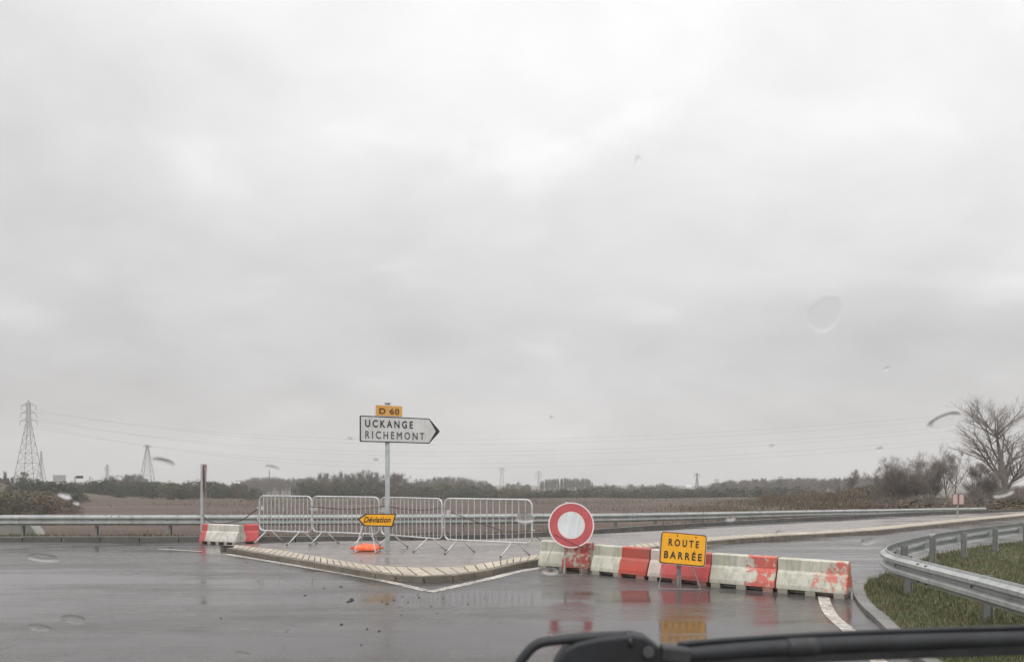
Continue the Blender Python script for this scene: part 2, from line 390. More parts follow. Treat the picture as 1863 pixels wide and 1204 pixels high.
def kerb_blocks(path, d0, d1, z0, z1, gap=0.012, jit=0.0, rnd=random.Random(3), inn=None):
    mbk = MB(); inn = inn or offset(path, d0); out = offset(path, d1)
    for i in range(len(path) - 1):
        a, b, c, d = inn[i], inn[i + 1], out[i + 1], out[i]
        g = gap / max(0.05, (b - a).length)
        a2, b2 = a.lerp(b, g), b.lerp(a, g); d2, c2 = d.lerp(c, g), c.lerp(d, g)
        zt = z1 + rnd.uniform(-jit, jit)
        up, lo = Vector((0, 0, zt)), Vector((0, 0, z0))
        e = 0.012
        mid = (a2 + b2 + c2 + d2) / 4
        tops = [p.lerp(mid, min(0.3, e / max(0.02, (p - mid).length))) for p in (a2, b2, c2, d2)]
        vs = [p + lo for p in (a2, b2, c2, d2)] + [p + Vector((0, 0, zt - e)) for p in (a2, b2, c2, d2)] + [p + up for p in tops]
        mbk.add(vs, [(3, 2, 1, 0), (0, 1, 5, 4), (1, 2, 6, 5), (2, 3, 7, 6), (3, 0, 4, 7), (4, 5, 9, 8), (5, 6, 10, 9), (6, 7, 11, 10), (7, 4, 8, 11), (8, 9, 10, 11)])
    return mbk
# travelling left->right the right-hand side (+d) faces the viewer
tag(kerb_blocks(FARs, -0.16, 0.0, -0.05, 0.13, 0.012, 0.006).build('kerb', MAT['kerb_dark']), kind='structure')

# verge between kerb and field, falling away behind the guardrail
RAIL = [Vector((-70, 20.4, 0.0)), Vector((-40, 20.3, 0.0)), Vector((-13.5, 20.3, 0.0)), Vector((-4.3, 20.5, 0.0)), Vector((0.7, 21.7, -0.03)), Vector((3.1, 24.0, -0.14)), Vector((8.2, 28.2, -0.28)), Vector((13.2, 33.0, -0.44)), Vector((19.6, 36.6, -0.52)), Vector((26, 39.2, -0.55))]
RAILs = resample(RAIL, 0.5)
RX = np.array([p.x for p in RAILs]); RY = np.array([p.y for p in RAILs]); RZ = np.array([p.z for p in RAILs])
mb = MB(); K0 = [p + Vector((0, 0, 0.115)) for p in offset(FARs, -0.15)]
def rail_near(p):
    i = int(np.argmin((RX - p.x) ** 2 + (RY - p.y) ** 2)); return Vector((RX[i], RY[i], RZ[i]))
rowsv = []
for p in K0:
    q = rail_near(p); d = (q - p); d.z = 0
    if d.length < 0.2 or d.length > 8: d = Vector((-0.4, 1.4, 0)); q = p + d + Vector((0, 0, -0.6))
    u = d.normalized()
    rowsv.append([p, p.lerp(q, 0.5) + Vector((0, 0, 0.03)), q, q + u * 1.1 + Vector((0, 0, -0.12)), q + u * 6 + Vector((0, 0, -1.6)), q + u * 14 + Vector((0, 0, -3.6 - q.z))])
m_ = len(rowsv[0])
mb.add([v for r in rowsv for v in r], [(i * m_ + j, (i + 1) * m_ + j, (i + 1) * m_ + j + 1, i * m_ + j + 1) for i in range(len(rowsv) - 1) for j in range(m_ - 1)])
tag(mb.build('verge', MAT['turf_left'], smooth=True, fix=False), kind='structure')

# far ground: ploughed field lower than the road, a scrub mound on the left, rising grassland on the right
def ground_z(x, y):
    z = -3.0 - 4.6 / (1 + np.exp(-(y - 215 - 0.02 * x) / 14.0)) - 0.004 * np.maximum(y - 300, 0)
    z = z + 5.0 * np.exp(-((x + 112) / 20) ** 2 - ((y - 142) / 26) ** 2)
    s1 = 1 / (1 + np.exp(-(x - 24 - 0.1 * (y - 40)) / 4.0)); s2 = 1 / (1 + np.exp((y - 110) / 14.0))
    z = z + 2.4 * s1 * s2
    z = z + 0.12 * np.sin(x * 0.13 + y * 0.07) + 0.10 * np.sin(x * 0.05 - y * 0.11)
    near = 1 / (1 + np.exp((y - 32 - np.maximum(x, 0) * 0.55) / 3.0))
    return z - 1.2 * near
xs = np.concatenate([np.linspace(-1400, -220, 20), np.linspace(-200, 200, 110), np.linspace(220, 1400, 20)])
ys = np.concatenate([np.linspace(-150, 15, 6), np.linspace(20, 260, 100), np.linspace(280, 1400, 30)])
XX, YY = np.meshgrid(xs, ys); ZZ = ground_z(XX, YY)
nx = len(xs)
me = bpy.data.meshes.new('ground')
me.from_pydata(list(zip(XX.ravel().tolist(), YY.ravel().tolist(), ZZ.ravel().tolist())), [], [(j * nx + i, j * nx + i + 1, (j + 1) * nx + i + 1, (j + 1) * nx + i) for j in range(len(ys) - 1) for i in range(nx - 1)])
cover = np.clip((YY - 150 - 10 * np.sin(XX * 0.02)) / 20, 0, 1)
cover = np.maximum(cover, np.clip((ZZ + 2.6) / 0.9, 0, 1) * (YY > 30))
cover = np.maximum(cover, 1 - np.clip((YY - 30) / 8, 0, 1) * 1.0)
at = me.attributes.new('cover', 'FLOAT', 'POINT'); at.data.foreach_set('value', cover.ravel())
me.polygons.foreach_set('use_smooth', [True] * len(me.polygons))
me.materials.append(MAT['field'])
go = bpy.data.objects.new('ground', me); C.objects.link(go); tag(go, kind='structure')

# traffic island
ZI = 0.10
isl_px = [(412, 996), (500, 1010.5), (600, 1028), (690, 1042.5), (740, 1047.2), (790, 1048), (820, 1046.3), (870, 1039.5), (905, 1033.5), (980, 1017.5)]
ISL = [G(x, y, 0.10) for x, y in isl_px] + [Vector((2.4, 15.6, 0.1)), Vector((4.89, 17.8, 0.1)), Vector((7.24, 19.5, 0.1)), Vector((11.2, 21.8, 0.1)), Vector((19.6, 28.6, 0.1)), Vector((28, 34.5, 0.1)), Vector((45, 41, 0.1))]
for p in ISL: p.z = 0.0
ISLf = resample(ISL, 0.5)
tag(kerb_blocks(ISLf, -0.13, 0.0, -0.04, ZI, 0.010, 0.004).build('island_kerb', MAT['kerb_face']), kind='structure')
ISLr = resample(offset(ISLf, -0.135), 0.25)
inn_px = [(428, 991), (505, 1000), (589, 1014), (666, 1026.5), (716, 1030.7), (770, 1032.3), (803.5, 1031.4), (856, 1028), (912, 1019.4), (979, 1009)]
INN = [G(x, y, 0.10) for x, y in inn_px]
for p in INN: p.z = 0.0
INN = INN + [p for p in offset(ISL, -0.72)[-6:]]
INNf = resample(INN, 0.1)
def nearest(path, q): return min(range(len(path)), key=lambda i: (path[i].x - q.x) ** 2 + (path[i].y - q.y) ** 2)
ao = [0, nearest(ISLr, G(775, 1048, 0.1)), nearest(ISLr, G(980, 1017.5, 0.1)), len(ISLr) - 1]
ai = [0, nearest(INNf, G(768, 1032, 0.1)), nearest(INNf, G(979, 1009, 0.1)), len(INNf) - 1]
idx = np.interp(np.arange(len(ISLr)), ao, ai)
inner = [INNf[int(k)].lerp(INNf[min(int(k) + 1, len(INNf) - 1)], k - int(k)) for k in idx]
tag(kerb_blocks(ISLr, 0, 0.0, -0.02, ZI + 0.006, 0.015, 0.004, inn=inner).build('island_paving', MAT['kerb_pale']), kind='structure')
inner = [a.lerp(b, 0.12) for a, b in zip(inner, ISLr)]
back = [Vector((-6.9, 16.9, 0)), Vector((-4.6, 18.0, 0)), Vector((-1.6, 18.4, 0)), Vector((0.6, 19.2, 0)), Vector((3.0, 20.7, 0)), Vector((7.4, 23.4, 0)), Vector((12, 26.3, 0)), Vector((21, 32.2, 0)), Vector((28, 36, 0)), Vector((45, 42.6, 0))]
back = resample(back, 0.35)
m2 = len(inner); bi = [back[int(round(i * (len(back) - 1) / (m2 - 1)))] for i in range(m2)]
mb = MB(); zt = Vector((0, 0, ZI - 0.012)); strip(mb, [p + zt for p in inner], [p + zt for p in bi])
lo = Vector((0, 0, -0.03)); strip(mb, [p + zt for p in bi], [p + lo for p in bi])
tag(mb.build('island', MAT['island'], fix=False), kind='structure')

# painted lines
def line(path, wd, z=0.004, name='road_marking'):
    A, B = offset(path, -wd / 2), offset(path, wd / 2); q = MB(); zz = Vector((0, 0, z))
    strip(q, [p + zz for p in A], [p + zz for p in B]); return tag(q.build(name, MAT['line'], fix=False), kind='structure')
l1 = [G(411, 1007.5), G(560, 1032), G(687, 1054), G(779, 1075)]
line(resample(l1, 0.3), 0.14)
l2 = [G(782, 1076.5), G(880, 1055), G(974, 1034), Vector((2.45, 15.2, 0)), G(1290, 991.5), G(1450, 976.5), G(1600, 966), G(1863, 941.5), Vector((40, 38.8, 0))]
line(resample(l2, 0.3), 0.17)
l3 = [Vector((2.6, 2.0, 0)), G(1600, 1204), G(1548, 1150), G(1512, 1118), G(1499, 1088), G(1500, 1068)]
line(resample(l3, 0.3), 0.15)
line(resample([G(288, 998), G(366, 1003)], 0.3), 0.10)

# right-hand grass corner: pale kerb and grass mound
CK = CORNs
tag(kerb_blocks(list(reversed(CK)), -0.16, 0.0, -0.04, 0.05, 0.004, 0.003).build('corner_kerb', MAT['kerb_corner']), kind='structure')
def mound_z(x, y, d):
    return 0.05 + 0.40 * (1 - math.exp(-(max(d - 0.5, 0) / 3.2) ** 2))
cin = [p for p in offset(list(reversed(CK)), -0.15)]
cin.reverse()
CXa = np.array([p.x for p in cin]); CYa = np.array([p.y for p in cin])
def corner_d(x, y): return float(np.sqrt(np.min((CXa - x) ** 2 + (CYa - y) ** 2)))
rowsg = []
offs = [0, 0.3, 0.7, 1.3, 2.2, 3.4, 5, 8, 14, 25]
tgt = Vector((60, 2, 0))
for p in cin:
    u = (tgt - p); u.z = 0; Lh = u.length; u.normalize()
    # fan the rows towards a far inner point so the sheet never folds
    rowsg.append([p + u * min(o, Lh - 0.5) for o in offs])
mb = MB(); vv = []
for r in rowsg:
    for q in r: vv.append((q.x, q.y, mound_z(q.x, q.y, corner_d(q.x, q.y))))
m_ = len(offs)
mb.add(vv, [(i * m_ + j, i * m_ + j + 1, (i + 1) * m_ + j + 1, (i + 1) * m_ + j) for i in range(len(rowsg) - 1) for j in range(m_ - 1)])
corner_o = tag(mb.build('grass_bank', MAT['turf_right'], smooth=True, fix=False), kind='structure')

# grass blades
def blades(name, pts, hmin, hmax, wd, mat, seed):
    rg = np.random.default_rng(seed); n = len(pts); P0 = np.array(pts)
    a = rg.uniform(0, 2 * math.pi, n); hgt = hmin + (hmax - hmin) * rg.random(n) ** 1.5 * (0.45 + 0.55 * (0.5 + 0.5 * np.sin(P0[:, 0] * 2.3 + 1.3 * np.sin(P0[:, 1] * 1.9)))) ; hgt = np.where(rg.random(n) < 0.02, hgt * 2.2, hgt); ln = rg.uniform(0.1, 0.75, n) * hgt
    b = rg.uniform(0, 2 * math.pi, n)
    ux, uy = np.cos(a) * wd, np.sin(a) * wd
    v = np.empty((n, 5, 3))
    v[:, 0] = P0 + np.stack([-ux, -uy, -0.02 + 0 * ux], 1); v[:, 1] = P0 + np.stack([ux, uy, -0.02 + 0 * ux], 1)
    mid = P0 + np.stack([np.cos(b) * ln * 0.35, np.sin(b) * ln * 0.35, hgt * 0.6], 1)
    v[:, 2] = mid + np.stack([ux, uy, 0 * ux], 1) * 0.7; v[:, 3] = mid - np.stack([ux, uy, 0 * ux], 1) * 0.7
    v[:, 4] = P0 + np.stack([np.cos(b) * ln, np.sin(b) * ln, hgt], 1)
    i = np.arange(n) * 5
    fs = [tuple(q) for q in np.stack([i, i + 1, i + 2, i + 3], 1).tolist()] + [tuple(q) for q in np.stack([i + 3, i + 2, i + 4], 1).tolist()]
    me = bpy.data.meshes.new(name); me.from_pydata(v.reshape(-1, 3).tolist(), [], fs); me.materials.append(mat)
    o = bpy.data.objects.new(name, me); C.objects.link(o); return o
rg = np.random.default_rng(5); pts = []
for i in range(len(rowsv) - 1):
    a, b = rowsv[i], rowsv[i + 1]
    if a[0].x < -22 or a[0].x > 30: continue
    for _ in range(430):
        s, t = rg.random(), rg.random() ** 0.8 * 3.4
        j = min(int(t), 3); t -= j
        q = a[j].lerp(b[j], s).lerp(a[j + 1].lerp(b[j + 1], s), t)
        if math.sin(q.x * 1.7) + math.sin(q.x * 0.63 + 2) + rg.normal(0, 0.9) > -0.5: pts.append(tuple(q))
tag(blades('verge_grass', pts, 0.03, 0.15, 0.007, MAT['turf_left'], 1), 'short rough grass along the verge under the far guardrail', 'grass', kind='stuff')
pts = []
from mathutils.bvhtree import BVHTree
bv = BVHTree.FromPolygons([tuple(v) for v in vv], [tuple(p.vertices) for p in corner_o.data.polygons])
while len(pts) < 90000:
    y = rg.uniform(4.5, 26); x = rg.uniform(3.0, 3.4 + y * 0.75)
    if rg.random() > min(1, (9 / y) ** 1.0): continue
    hit = bv.ray_cast(Vector((x, y, 5)), Vector((0, 0, -1)))
    if hit[0] is not None and corner_d(x, y) > 0.02: pts.append((x, y, hit[0].z))
tag(blades('bank_grass', pts, 0.02, 0.13, 0.005, MAT['turf_right'], 2), 'rough green grass on the bank by the curved guardrail', 'grass', kind='stuff')

pts = []
for _ in range(26000):
    y = 55 + 120 * rg.random() ** 1.3; x = rg.uniform(-0.78, 0.78) * y
    if math.sin(x * 0.11 + y * 0.05) + math.sin(x * 0.037 - y * 0.13 + 1) + rg.normal(0, 0.7) + (y - 130) / 50 < 0.5: continue
    pts.append((x, y, float(ground_z(x, y))))
for _ in range(30000):
    y = rg.uniform(46, 120); px = rg.uniform(1180, 1660)
    if rg.random() > np.clip((px - 1180) / 260, 0, 1) * (0.6 + 0.4 * math.sin(px * 0.05 + y * 0.2)): continue
    x = XP(px, y); pts.append((x, y, float(ground_z(x, y))))
tag(blades('field_weeds', pts, 0.15, 0.85, 0.04, MAT['weed'], 7), 'sparse brown weeds and stubble scattered over the ploughed field', 'weeds', kind='stuff')

# ------------------------------------------------------------------ guardrails
WP = [(0, 0), (0.012, 0.0), (0.02, 0.03), (0.085, 0.062), (0.085, 0.105), (0.02, 0.14), (0.02, 0.17), (0.085, 0.205), (0.085, 0.248), (0.02, 0.28), (0.012, 0.31), (0.0, 0.31),
      (0.008, 0.278), (0.073, 0.244), (0.073, 0.208), (0.008, 0.174), (0.008, 0.136), (0.073, 0.102), (0.073, 0.066), (0.008, 0.033)]
def guardrail(label, path, spacing, top, group=None, seed=0):
    root = thing('guardrail', label, 'guardrail', path[0])
    o0 = path[0]; loc = [p - o0 for p in path]
    b = MB(); b.sweep([(d, z + top - 0.31) for d, z in WP], loc); b.build('rail_beam', MAT['rail'], root)
    sl = 0.0; nj = 1.4
    for a, c in zip(loc, loc[1:]):
        d = (c - a).length
        if sl + d > nj:
            t_ = (c - a).normalized(); sm = MB(); m0 = a.lerp(c, 0.5)
            sm.sweep([(dd + (0.005 if i < 12 else 0.002), z + top - 0.31) for i, (dd, z) in enumerate(WP)], [m0 - t_ * 0.16, m0 + t_ * 0.16]); sp_ = sm.build('splice', MAT['rail'], root)
            nn = Vector((t_.y, -t_.x, 0)).normalized()
            for u in (-0.11, 0.11):
                for zz in (0.045, 0.265):
                    bm_ = MB(); bm_.tube([m0 + t_ * u + nn * 0.05 + Vector((0, 0, top - 0.31 + zz)), m0 + t_ * u + nn * 0.078 + Vector((0, 0, top - 0.31 + zz))], 0.014, 6); bm_.build('bolt', MAT['dark_metal'], sp_)
            nj += 4.2
        sl += d
    acc = 0.0; nxt = 0.6
    for a, c in zip(loc, loc[1:]):
        d = (c - a).length
        while acc + d >= nxt:
            q = a.lerp(c, (nxt - acc) / d); t = (c - a); t.z = 0; ang = math.atan2(t.y, t.x)
            rot = Matrix.Rotation(ang, 3, 'Z'); nrm = rot @ Vector((0, 1, 0))
            pm = MB()
            for oy, sx, sy in ((0.0, 0.006, 0.09),): pass
            pm.box(q + nrm * 0.135 + Vector((0, 0, top / 2 - 0.16)), (0.006, 0.10, top + 0.28), rot)
            pm.box(q + nrm * 0.088 + rot @ Vector((0.0285, 0, 0)) + Vector((0, 0, top / 2 - 0.16)), (0.05, 0.006, top + 0.28), rot)
            pm.box(q + nrm * 0.182 + rot @ Vector((0.0285, 0, 0)) + Vector((0, 0, top / 2 - 0.16)), (0.05, 0.006, top + 0.28), rot)
            po = pm.build('post', MAT['rail_post'], root)
            sp = MB(); sp.box(q + nrm * 0.046 + Vector((0, 0, top - 0.155)), (0.09, 0.072, 0.12), rot)
            sp.build('spacer', MAT['rail'], po)
            bo = MB(); bo.tube([q - nrm * 0.03 + Vector((0, 0, top - 0.155)), q - nrm * 0.006 + Vector((0, 0, top - 0.155))], 0.018, 6)
            bo.build('bolt', MAT['dark_metal'], po)
            nxt += spacing
        acc += d
    return root
rail_path = [p for p in RAILs if p.x > -34]
guardrail('long galvanised guardrail on the far roadside between the verge and the brown field', rail_path, 2.1, 0.64)
GR = [Vector((4.72, 1.0, 0.0)), Vector((4.9, 4.6, 0.02)), Vector((5.1, 7.15, 0.05)), Vector((5.30, 9.2, 0.05)), Vector((5.46, 10.3, 0.05)), Vector((6.0, 11.35, 0.05)), Vector((7.2, 12.75, 0.05)), Vector((8.8, 14.35, 0.05)), Vector((12.3, 17.25, 0.05)), Vector((19, 22.2, 0.05)), Vector((30, 28.5, 0.05)), Vector((44, 35, 0.05))]
GRs = resample(GR, 0.25); GRs.reverse()
guardrail('galvanised guardrail bending round the grassy corner on the near right', GRs, 2.0, 0.56)

# ------------------------------------------------------------------ lettering
def lettering(name, body, cap, mat, parent, loc, spacing=1.0, bold=0.0, shear=0.0, align='CENTER', width=None, thick=0.0015):
    cu = bpy.data.curves.new(name, 'FONT'); cu.body = body; cu.size = cap / 0.72
    cu.space_character = spacing; cu.bevel_depth = bold; cu.bevel_resolution = 0; cu.shear = shear; cu.align_x = align; cu.extrude = thick; cu.resolution_u = 4
    o = bpy.data.objects.new(name, cu); C.objects.link(o)
    bpy.context.view_layer.update()
    me = bpy.data.meshes.new_from_object(o.evaluated_get(bpy.context.evaluated_depsgraph_get()))
    bpy.data.objects.remove(o); me.name = name
    co = np.empty(len(me.vertices) * 3); me.vertices.foreach_get('co', co); co = co.reshape(-1, 3)
    lo, hi = co.min(0), co.max(0)
    if width: co[:, 0] *= width / (hi[0] - lo[0])
    if cap: co[:, 1] *= cap / ((hi[1] - lo[1]) if not any(ch in body for ch in 'ÉÈé') else cap)
    new = np.stack([co[:, 0], -co[:, 2], co[:, 1]], 1)     # face -Y
    me.vertices.foreach_set('co', new.ravel()); me.update()
    me.materials.clear(); me.materials.append(mat)
    ob = bpy.data.objects.new(name, me); C.objects.link(ob); ob.parent = parent; ob.location = loc
    return ob
def rrect(x0, z0, x1, z1, r, n=5):
    out = []
    for cx, cz, a in ((x1 - r, z0 + r, -90), (x1 - r, z1 - r, 0), (x0 + r, z1 - r, 90), (x0 + r, z0 + r, 180)):
        for k in range(n + 1):
            t = R(a + 90 * k / n); out.append((cx + r * math.cos(t), cz + r * math.sin(t)))
    return out
def circle(r, n=64, cx=0, cz=0): return [(cx + r * math.cos(2 * math.pi * k / n), cz + r * math.sin(2 * math.pi * k / n)) for k in range(n)]
def ringplate(mb, outer, inner, y0, y1):
    n = len(outer)
    mb.add([(x, y0, z) for x, z in outer] + [(x, y0, z) for x, z in inner] + [(x, y1, z) for x, z in outer] + [(x, y1, z) for x, z in inner],
           [(i, (i + 1) % n, n + (i + 1) % n, n + i) for i in range(n)] + [(2 * n + i, 3 * n + i, 3 * n + (i + 1) % n, 2 * n + (i + 1) % n) for i in range(n)] +
           [(i, 2 * n + i, 2 * n + (i + 1) % n, (i + 1) % n) for i in range(n)] + [(n + i, n + (i + 1) % n, 3 * n + (i + 1) % n, 3 * n + i) for i in range(n)])

# ------------------------------------------------------------------ direction sign on its post
b0 = G(705.0, 1000, ZI)
ds = thing('direction_sign', 'tall grey post with white arrow panel UCKANGE RICHEMONT under an ochre D 60 plate', 'direction sign', b0)
z = 1.67 + (870 - 733) / F * b0.y - ZI
q = MB(); q.plate(rrect(-0.046, 0, 0.046, z - 0.05, 0.004, 1), -0.03, 0.03); q.build('post', MAT['post'], ds, bevel=0.006)
q = MB(); q.tube([(0, 0, z - 0.05), (0, 0, z - 0.03), (0, 0, z)], [0.045, 0.052, 0.072], 10); q.build('post_cap', MAT['sign_back'], ds)
pan = bpy.data.objects.new('arrow_panel', None)
YAW = R(30)
def zpx(py, Y): return H - (py - HOR) * Y / F - ZI
zc = zpx(781.5, b0.y)
Lp, Hp = 1.87, 0.565
x0 = -(706 - 660) / F * b0.y / math.cos(YAW); x1 = x0 + Lp; tipw = 0.26
def arrow_outline(g, tip_g=None):
    tg = g if tip_g is None else tip_g
    pts = rrect(x0 + g, -Hp / 2 + g, x1, Hp / 2 - g, 0.03)
    left = [p for p in pts if p[0] < x0 + g + 0.2]
    return [(x1 - tipw - g * 0.3, -Hp / 2 + g), (x1 - tg * 1.2 - 0.02, -0.028 * (g < 0.01)), (x1 - tg * 1.2, 0.0), (x1 - tg * 1.2 - 0.02, 0.028 * (g < 0.01)), (x1 - tipw - g * 0.3, Hp / 2 - g)] + left
q = MB(); q.plate(arrow_outline(0.0), -0.060, -0.032)
pan = q.build('arrow_panel', MAT['ink'], ds); pan.rotation_euler = (0, 0, YAW); pan.location = (0, 0, zc)
g = 0.022
face = [(x1 - tipw - g * 0.3, -Hp / 2 + g), (x1 - 0.105, 0.0), (x1 - tipw - g * 0.3, Hp / 2 - g)] + [p for p in rrect(x0 + g, -Hp / 2 + g, x1, Hp / 2 - g, 0.02) if p[0] < x0 + 0.3]
q = MB(); q.plate(face, -0.064, -0.0605); q.build('sign_face', MAT['sign_white'], pan)
lx = x0 + 0.105
lettering('lettering', 'UCKANGE', 0.165, MAT['ink'], pan, (lx, -0.0655, 0.045), 1.5, 0.0055, 0, 'LEFT', 1.10)
lettering('lettering', 'RICHEMONT', 0.165, MAT['ink_grey'], pan, (lx, -0.0655, -0.200), 1.5, 0.0045, 0, 'LEFT', 1.37)
wP = (730 - 685) / F * b0.y / math.cos(YAW)
q = MB(); q.plate(rrect(-wP * .475, -0.125, wP * .525, 0.125, 0.025), -0.055, -0.032)
rp = q.build('route_plate', MAT['rim'], ds); rp.rotation_euler = (0, 0, YAW); rp.location = (0, 0, zpx(747.5, b0.y))
q = MB(); q.plate(rrect(-wP * .475 + .015, -0.11, wP * .525 - .015, 0.11, 0.018), -0.059, -0.0555); q.build('plate_face', MAT['ochre'], rp)
lettering('lettering', 'D 60', 0.135, MAT['ink_brown'], rp, (wP * .025, -0.0605, -0.068), 1.15, 0.006, 0, 'CENTER', 0.46)
for zz in (zc + 0.12, zc - 0.12, zpx(747.5, b0.y)):
    q = MB(); q.box((0, 0.0, zz), (0.11, 0.085, 0.035)); q.build('clamp', MAT['dark_metal'], ds)

# ------------------------------------------------------------------ "Déviation" arrow on a folding stand
d0 = G(668, 1003.5, ZI)
dv = thing('detour_sign', 'orange arrow sign reading Déviation pointing left on a thin folding stand', 'detour sign', d0)
s = d0.y / F
def dl(px, py): return ((px - 668) * s, H - (py - HOR) * s - ZI)
outl = [dl(663, 956), dl(715, 957.5), dl(721, 934), dl(665, 934), dl(651.5, 943.5)]
q = MB(); q.plate([outl[i] for i in (0, 1, 2, 3, 4)], -0.045, -0.012); q.build('sign_panel', MAT['ink'], dv)
inn = [dl(665, 954.3), dl(713.5, 955.5), dl(718.8, 935.6), dl(668, 935.6), dl(655, 944.2)]
q = MB(); q.plate(inn, -0.049, -0.0455); q.build('sign_face', MAT['yellow'], dv)
lettering('lettering', 'Déviation', 0.125, MAT['ink'], dv, (dl(686.5, 0)[0], -0.051, dl(0, 949.5)[1]), 1.05, 0.004, 0.28, 'CENTER', 49 * s)
q = MB()
for a, b in ((660, 649), (676, 686)):
    xa, za = dl(a, 956); xb, zb = dl(b, 998)
    q.tube([(xa, -0.03, za), (xb, -0.20, 0.012)], 0.011, 6); q.tube([(xa, -0.01, za), (xb, 0.42, 0.012)], 0.011, 6)
    q.tube([(xb, -0.20, 0.012), (xb, 0.42, 0.012)], 0.011, 6)
q.tube([(dl(649, 0)[0], 0.42, 0.012), (dl(686, 0)[0], 0.42, 0.012)], 0.011, 6)
q.build('folding_stand', MAT['galv'], dv)

# ballast bag
def blob(name, mat, parent, sx, sy, sz, seed, flat=0.25):
    bm = bmesh.new(); bmesh.ops.create_icosphere(bm, subdivisions=4, radius=1)
    rn = random.Random(seed); ph = [rn.uniform(0, 6) for _ in range(6)]
    for v in bm.verts:
        x, y, zz = v.co
        x = math.copysign(abs(x) ** 0.75, x); y = math.copysign(abs(y) ** 0.75, y)
        k = 1 + 0.05 * math.sin(5 * x + ph[0]) + 0.04 * math.sin(7 * y + ph[1]) + 0.06 * math.sin(9 * x + 4 * y + ph[2])
        v.co = (x * sx, y * sy, max(-flat * sz, zz * sz * k) + flat * sz)
    me = bpy.data.meshes.new(name); bm.to_mesh(me); bm.free(); me.polygons.foreach_set('use_smooth', [True] * len(me.polygons))
    me.materials.append(mat); o = bpy.data.objects.new(name, me); C.objects.link(o)
    if parent is not None: o.parent = parent
    return o
p = G(667.5, 1000.5, ZI)
bag = thing('sandbag', 'flat orange sandbag lying on the wet island at the foot of the orange arrow sign', 'sandbag', p)
blob('bag', MAT['orange'], bag, 0.295, 0.20, 0.115, 4)
for sx in (-1, 1):
    q = MB(); q.tube([(0.30 * sx, 0, 0.055), (0.33 * sx, 0.01, 0.065), (0.35 * sx, 0.02, 0.05)], [0.03, 0.018, 0.03], 8); q.build('tied_end', MAT['orange'], bag, True)

# ------------------------------------------------------------------ crowd barriers
def crowd_barrier(label, pl, pr, Lf, yaw, nbars, htop, hbot):
    """pl, pr: photo pixels of the middle of each leg pair; Lf: length; yaw: right end turned towards the viewer when negative"""
    c = (G(*pl, ZI) + G(*pr, ZI)) / 2
    o = thing('crowd_barrier', label, 'crowd barrier', c, yaw, 'steel crowd barriers across the island')
    hw = Lf / 2; r = 0.13; pts = []
    for cx, cz, a in ((hw - r, hbot + r, -90), (hw - r, htop - r, 0), (-hw + r, htop - r, 90), (-hw + r, hbot + r, 180)):
        for k in range(7):
            t = R(a + 15 * k); pts.append((cx + r * math.cos(t), 0, cz + r * math.sin(t)))
    q = MB(); q.tube(pts, 0.0185, 8, closed=True); q.build('frame', MAT['galv'], o, True)
    for k in range(nbars):
        x = -hw + (k + 1) * Lf / (nbars + 1)
        e = max(0, abs(x) - (hw - r)); dz = r - math.sqrt(max(0, r * r - e * e))
        q = MB(); q.tube([(x, 0, hbot + dz), (x, 0, htop - dz)], 0.0100, 6, caps=False); q.build('bar', MAT['galv'], o, True)
    for sx in (-1, 1):
        xm = sx * Lf * 0.315
        for sy, dxx in ((-1, -0.07), (1, 0.07)):
            q = MB(); foot = (xm + dxx * 2.2, sy * 0.33, 0.012)
            q.tube([(xm + dxx * 0.9, 0, hbot + 0.005), foot], 0.016, 8); lg = q.build('leg', MAT['galv'], o, True)
            q = MB(); q.tube([(foot[0], foot[1], 0.001), (foot[0], foot[1], 0.035)], 0.021, 8); q.build('foot_cap', MAT['dark_metal'], lg)
    for zz in (hbot + (htop - hbot) * 0.62, hbot + (htop - hbot) * 0.30):
        q = MB(); q.tube([(-hw - 0.018, 0, zz), (-hw - 0.06, 0, zz), (-hw - 0.075, 0, zz + 0.02), (-hw - 0.06, 0, zz + 0.05)], 0.009, 6); q.build('hook', MAT['galv'], o, True)
        q = MB(); q.tube([(hw + 0.035 + 0.024 * math.cos(t * math.pi / 5), 0.024 * math.sin(t * math.pi / 5), zz) for t in range(10)], 0.007, 6, closed=True); q.build('eye', MAT['galv'], o, True)
    q = MB(); q.box((-hw + 0.11, -0.014, hbot + (htop - hbot) * 0.66), (0.10, 0.006, 0.12)); q.build('plate', MAT['galv'], o)
    return o
cb = [crowd_barrier('crowd barrier farthest left, beside the red and white barrier block', (489, 988), (549, 990), 1.60, R(-24), 12, 1.145, 0.30),
      crowd_barrier('crowd barrier between the leftmost one and the direction signpost', (591, 991.5), (665, 992.5), 1.90, R(-24), 14, 1.14, 0.295),
      crowd_barrier('crowd barrier directly right of the direction signpost, partly behind the post', (713.5, 996.5), (781.5, 1003.5), 2.02, R(-41), 14, 1.14, 0.29),
      crowd_barrier('rightmost crowd barrier, widest in view and nearest the round sign', (836, 1007), (937, 1011.5), 2.05, R(-27), 13, 1.145, 0.28)]

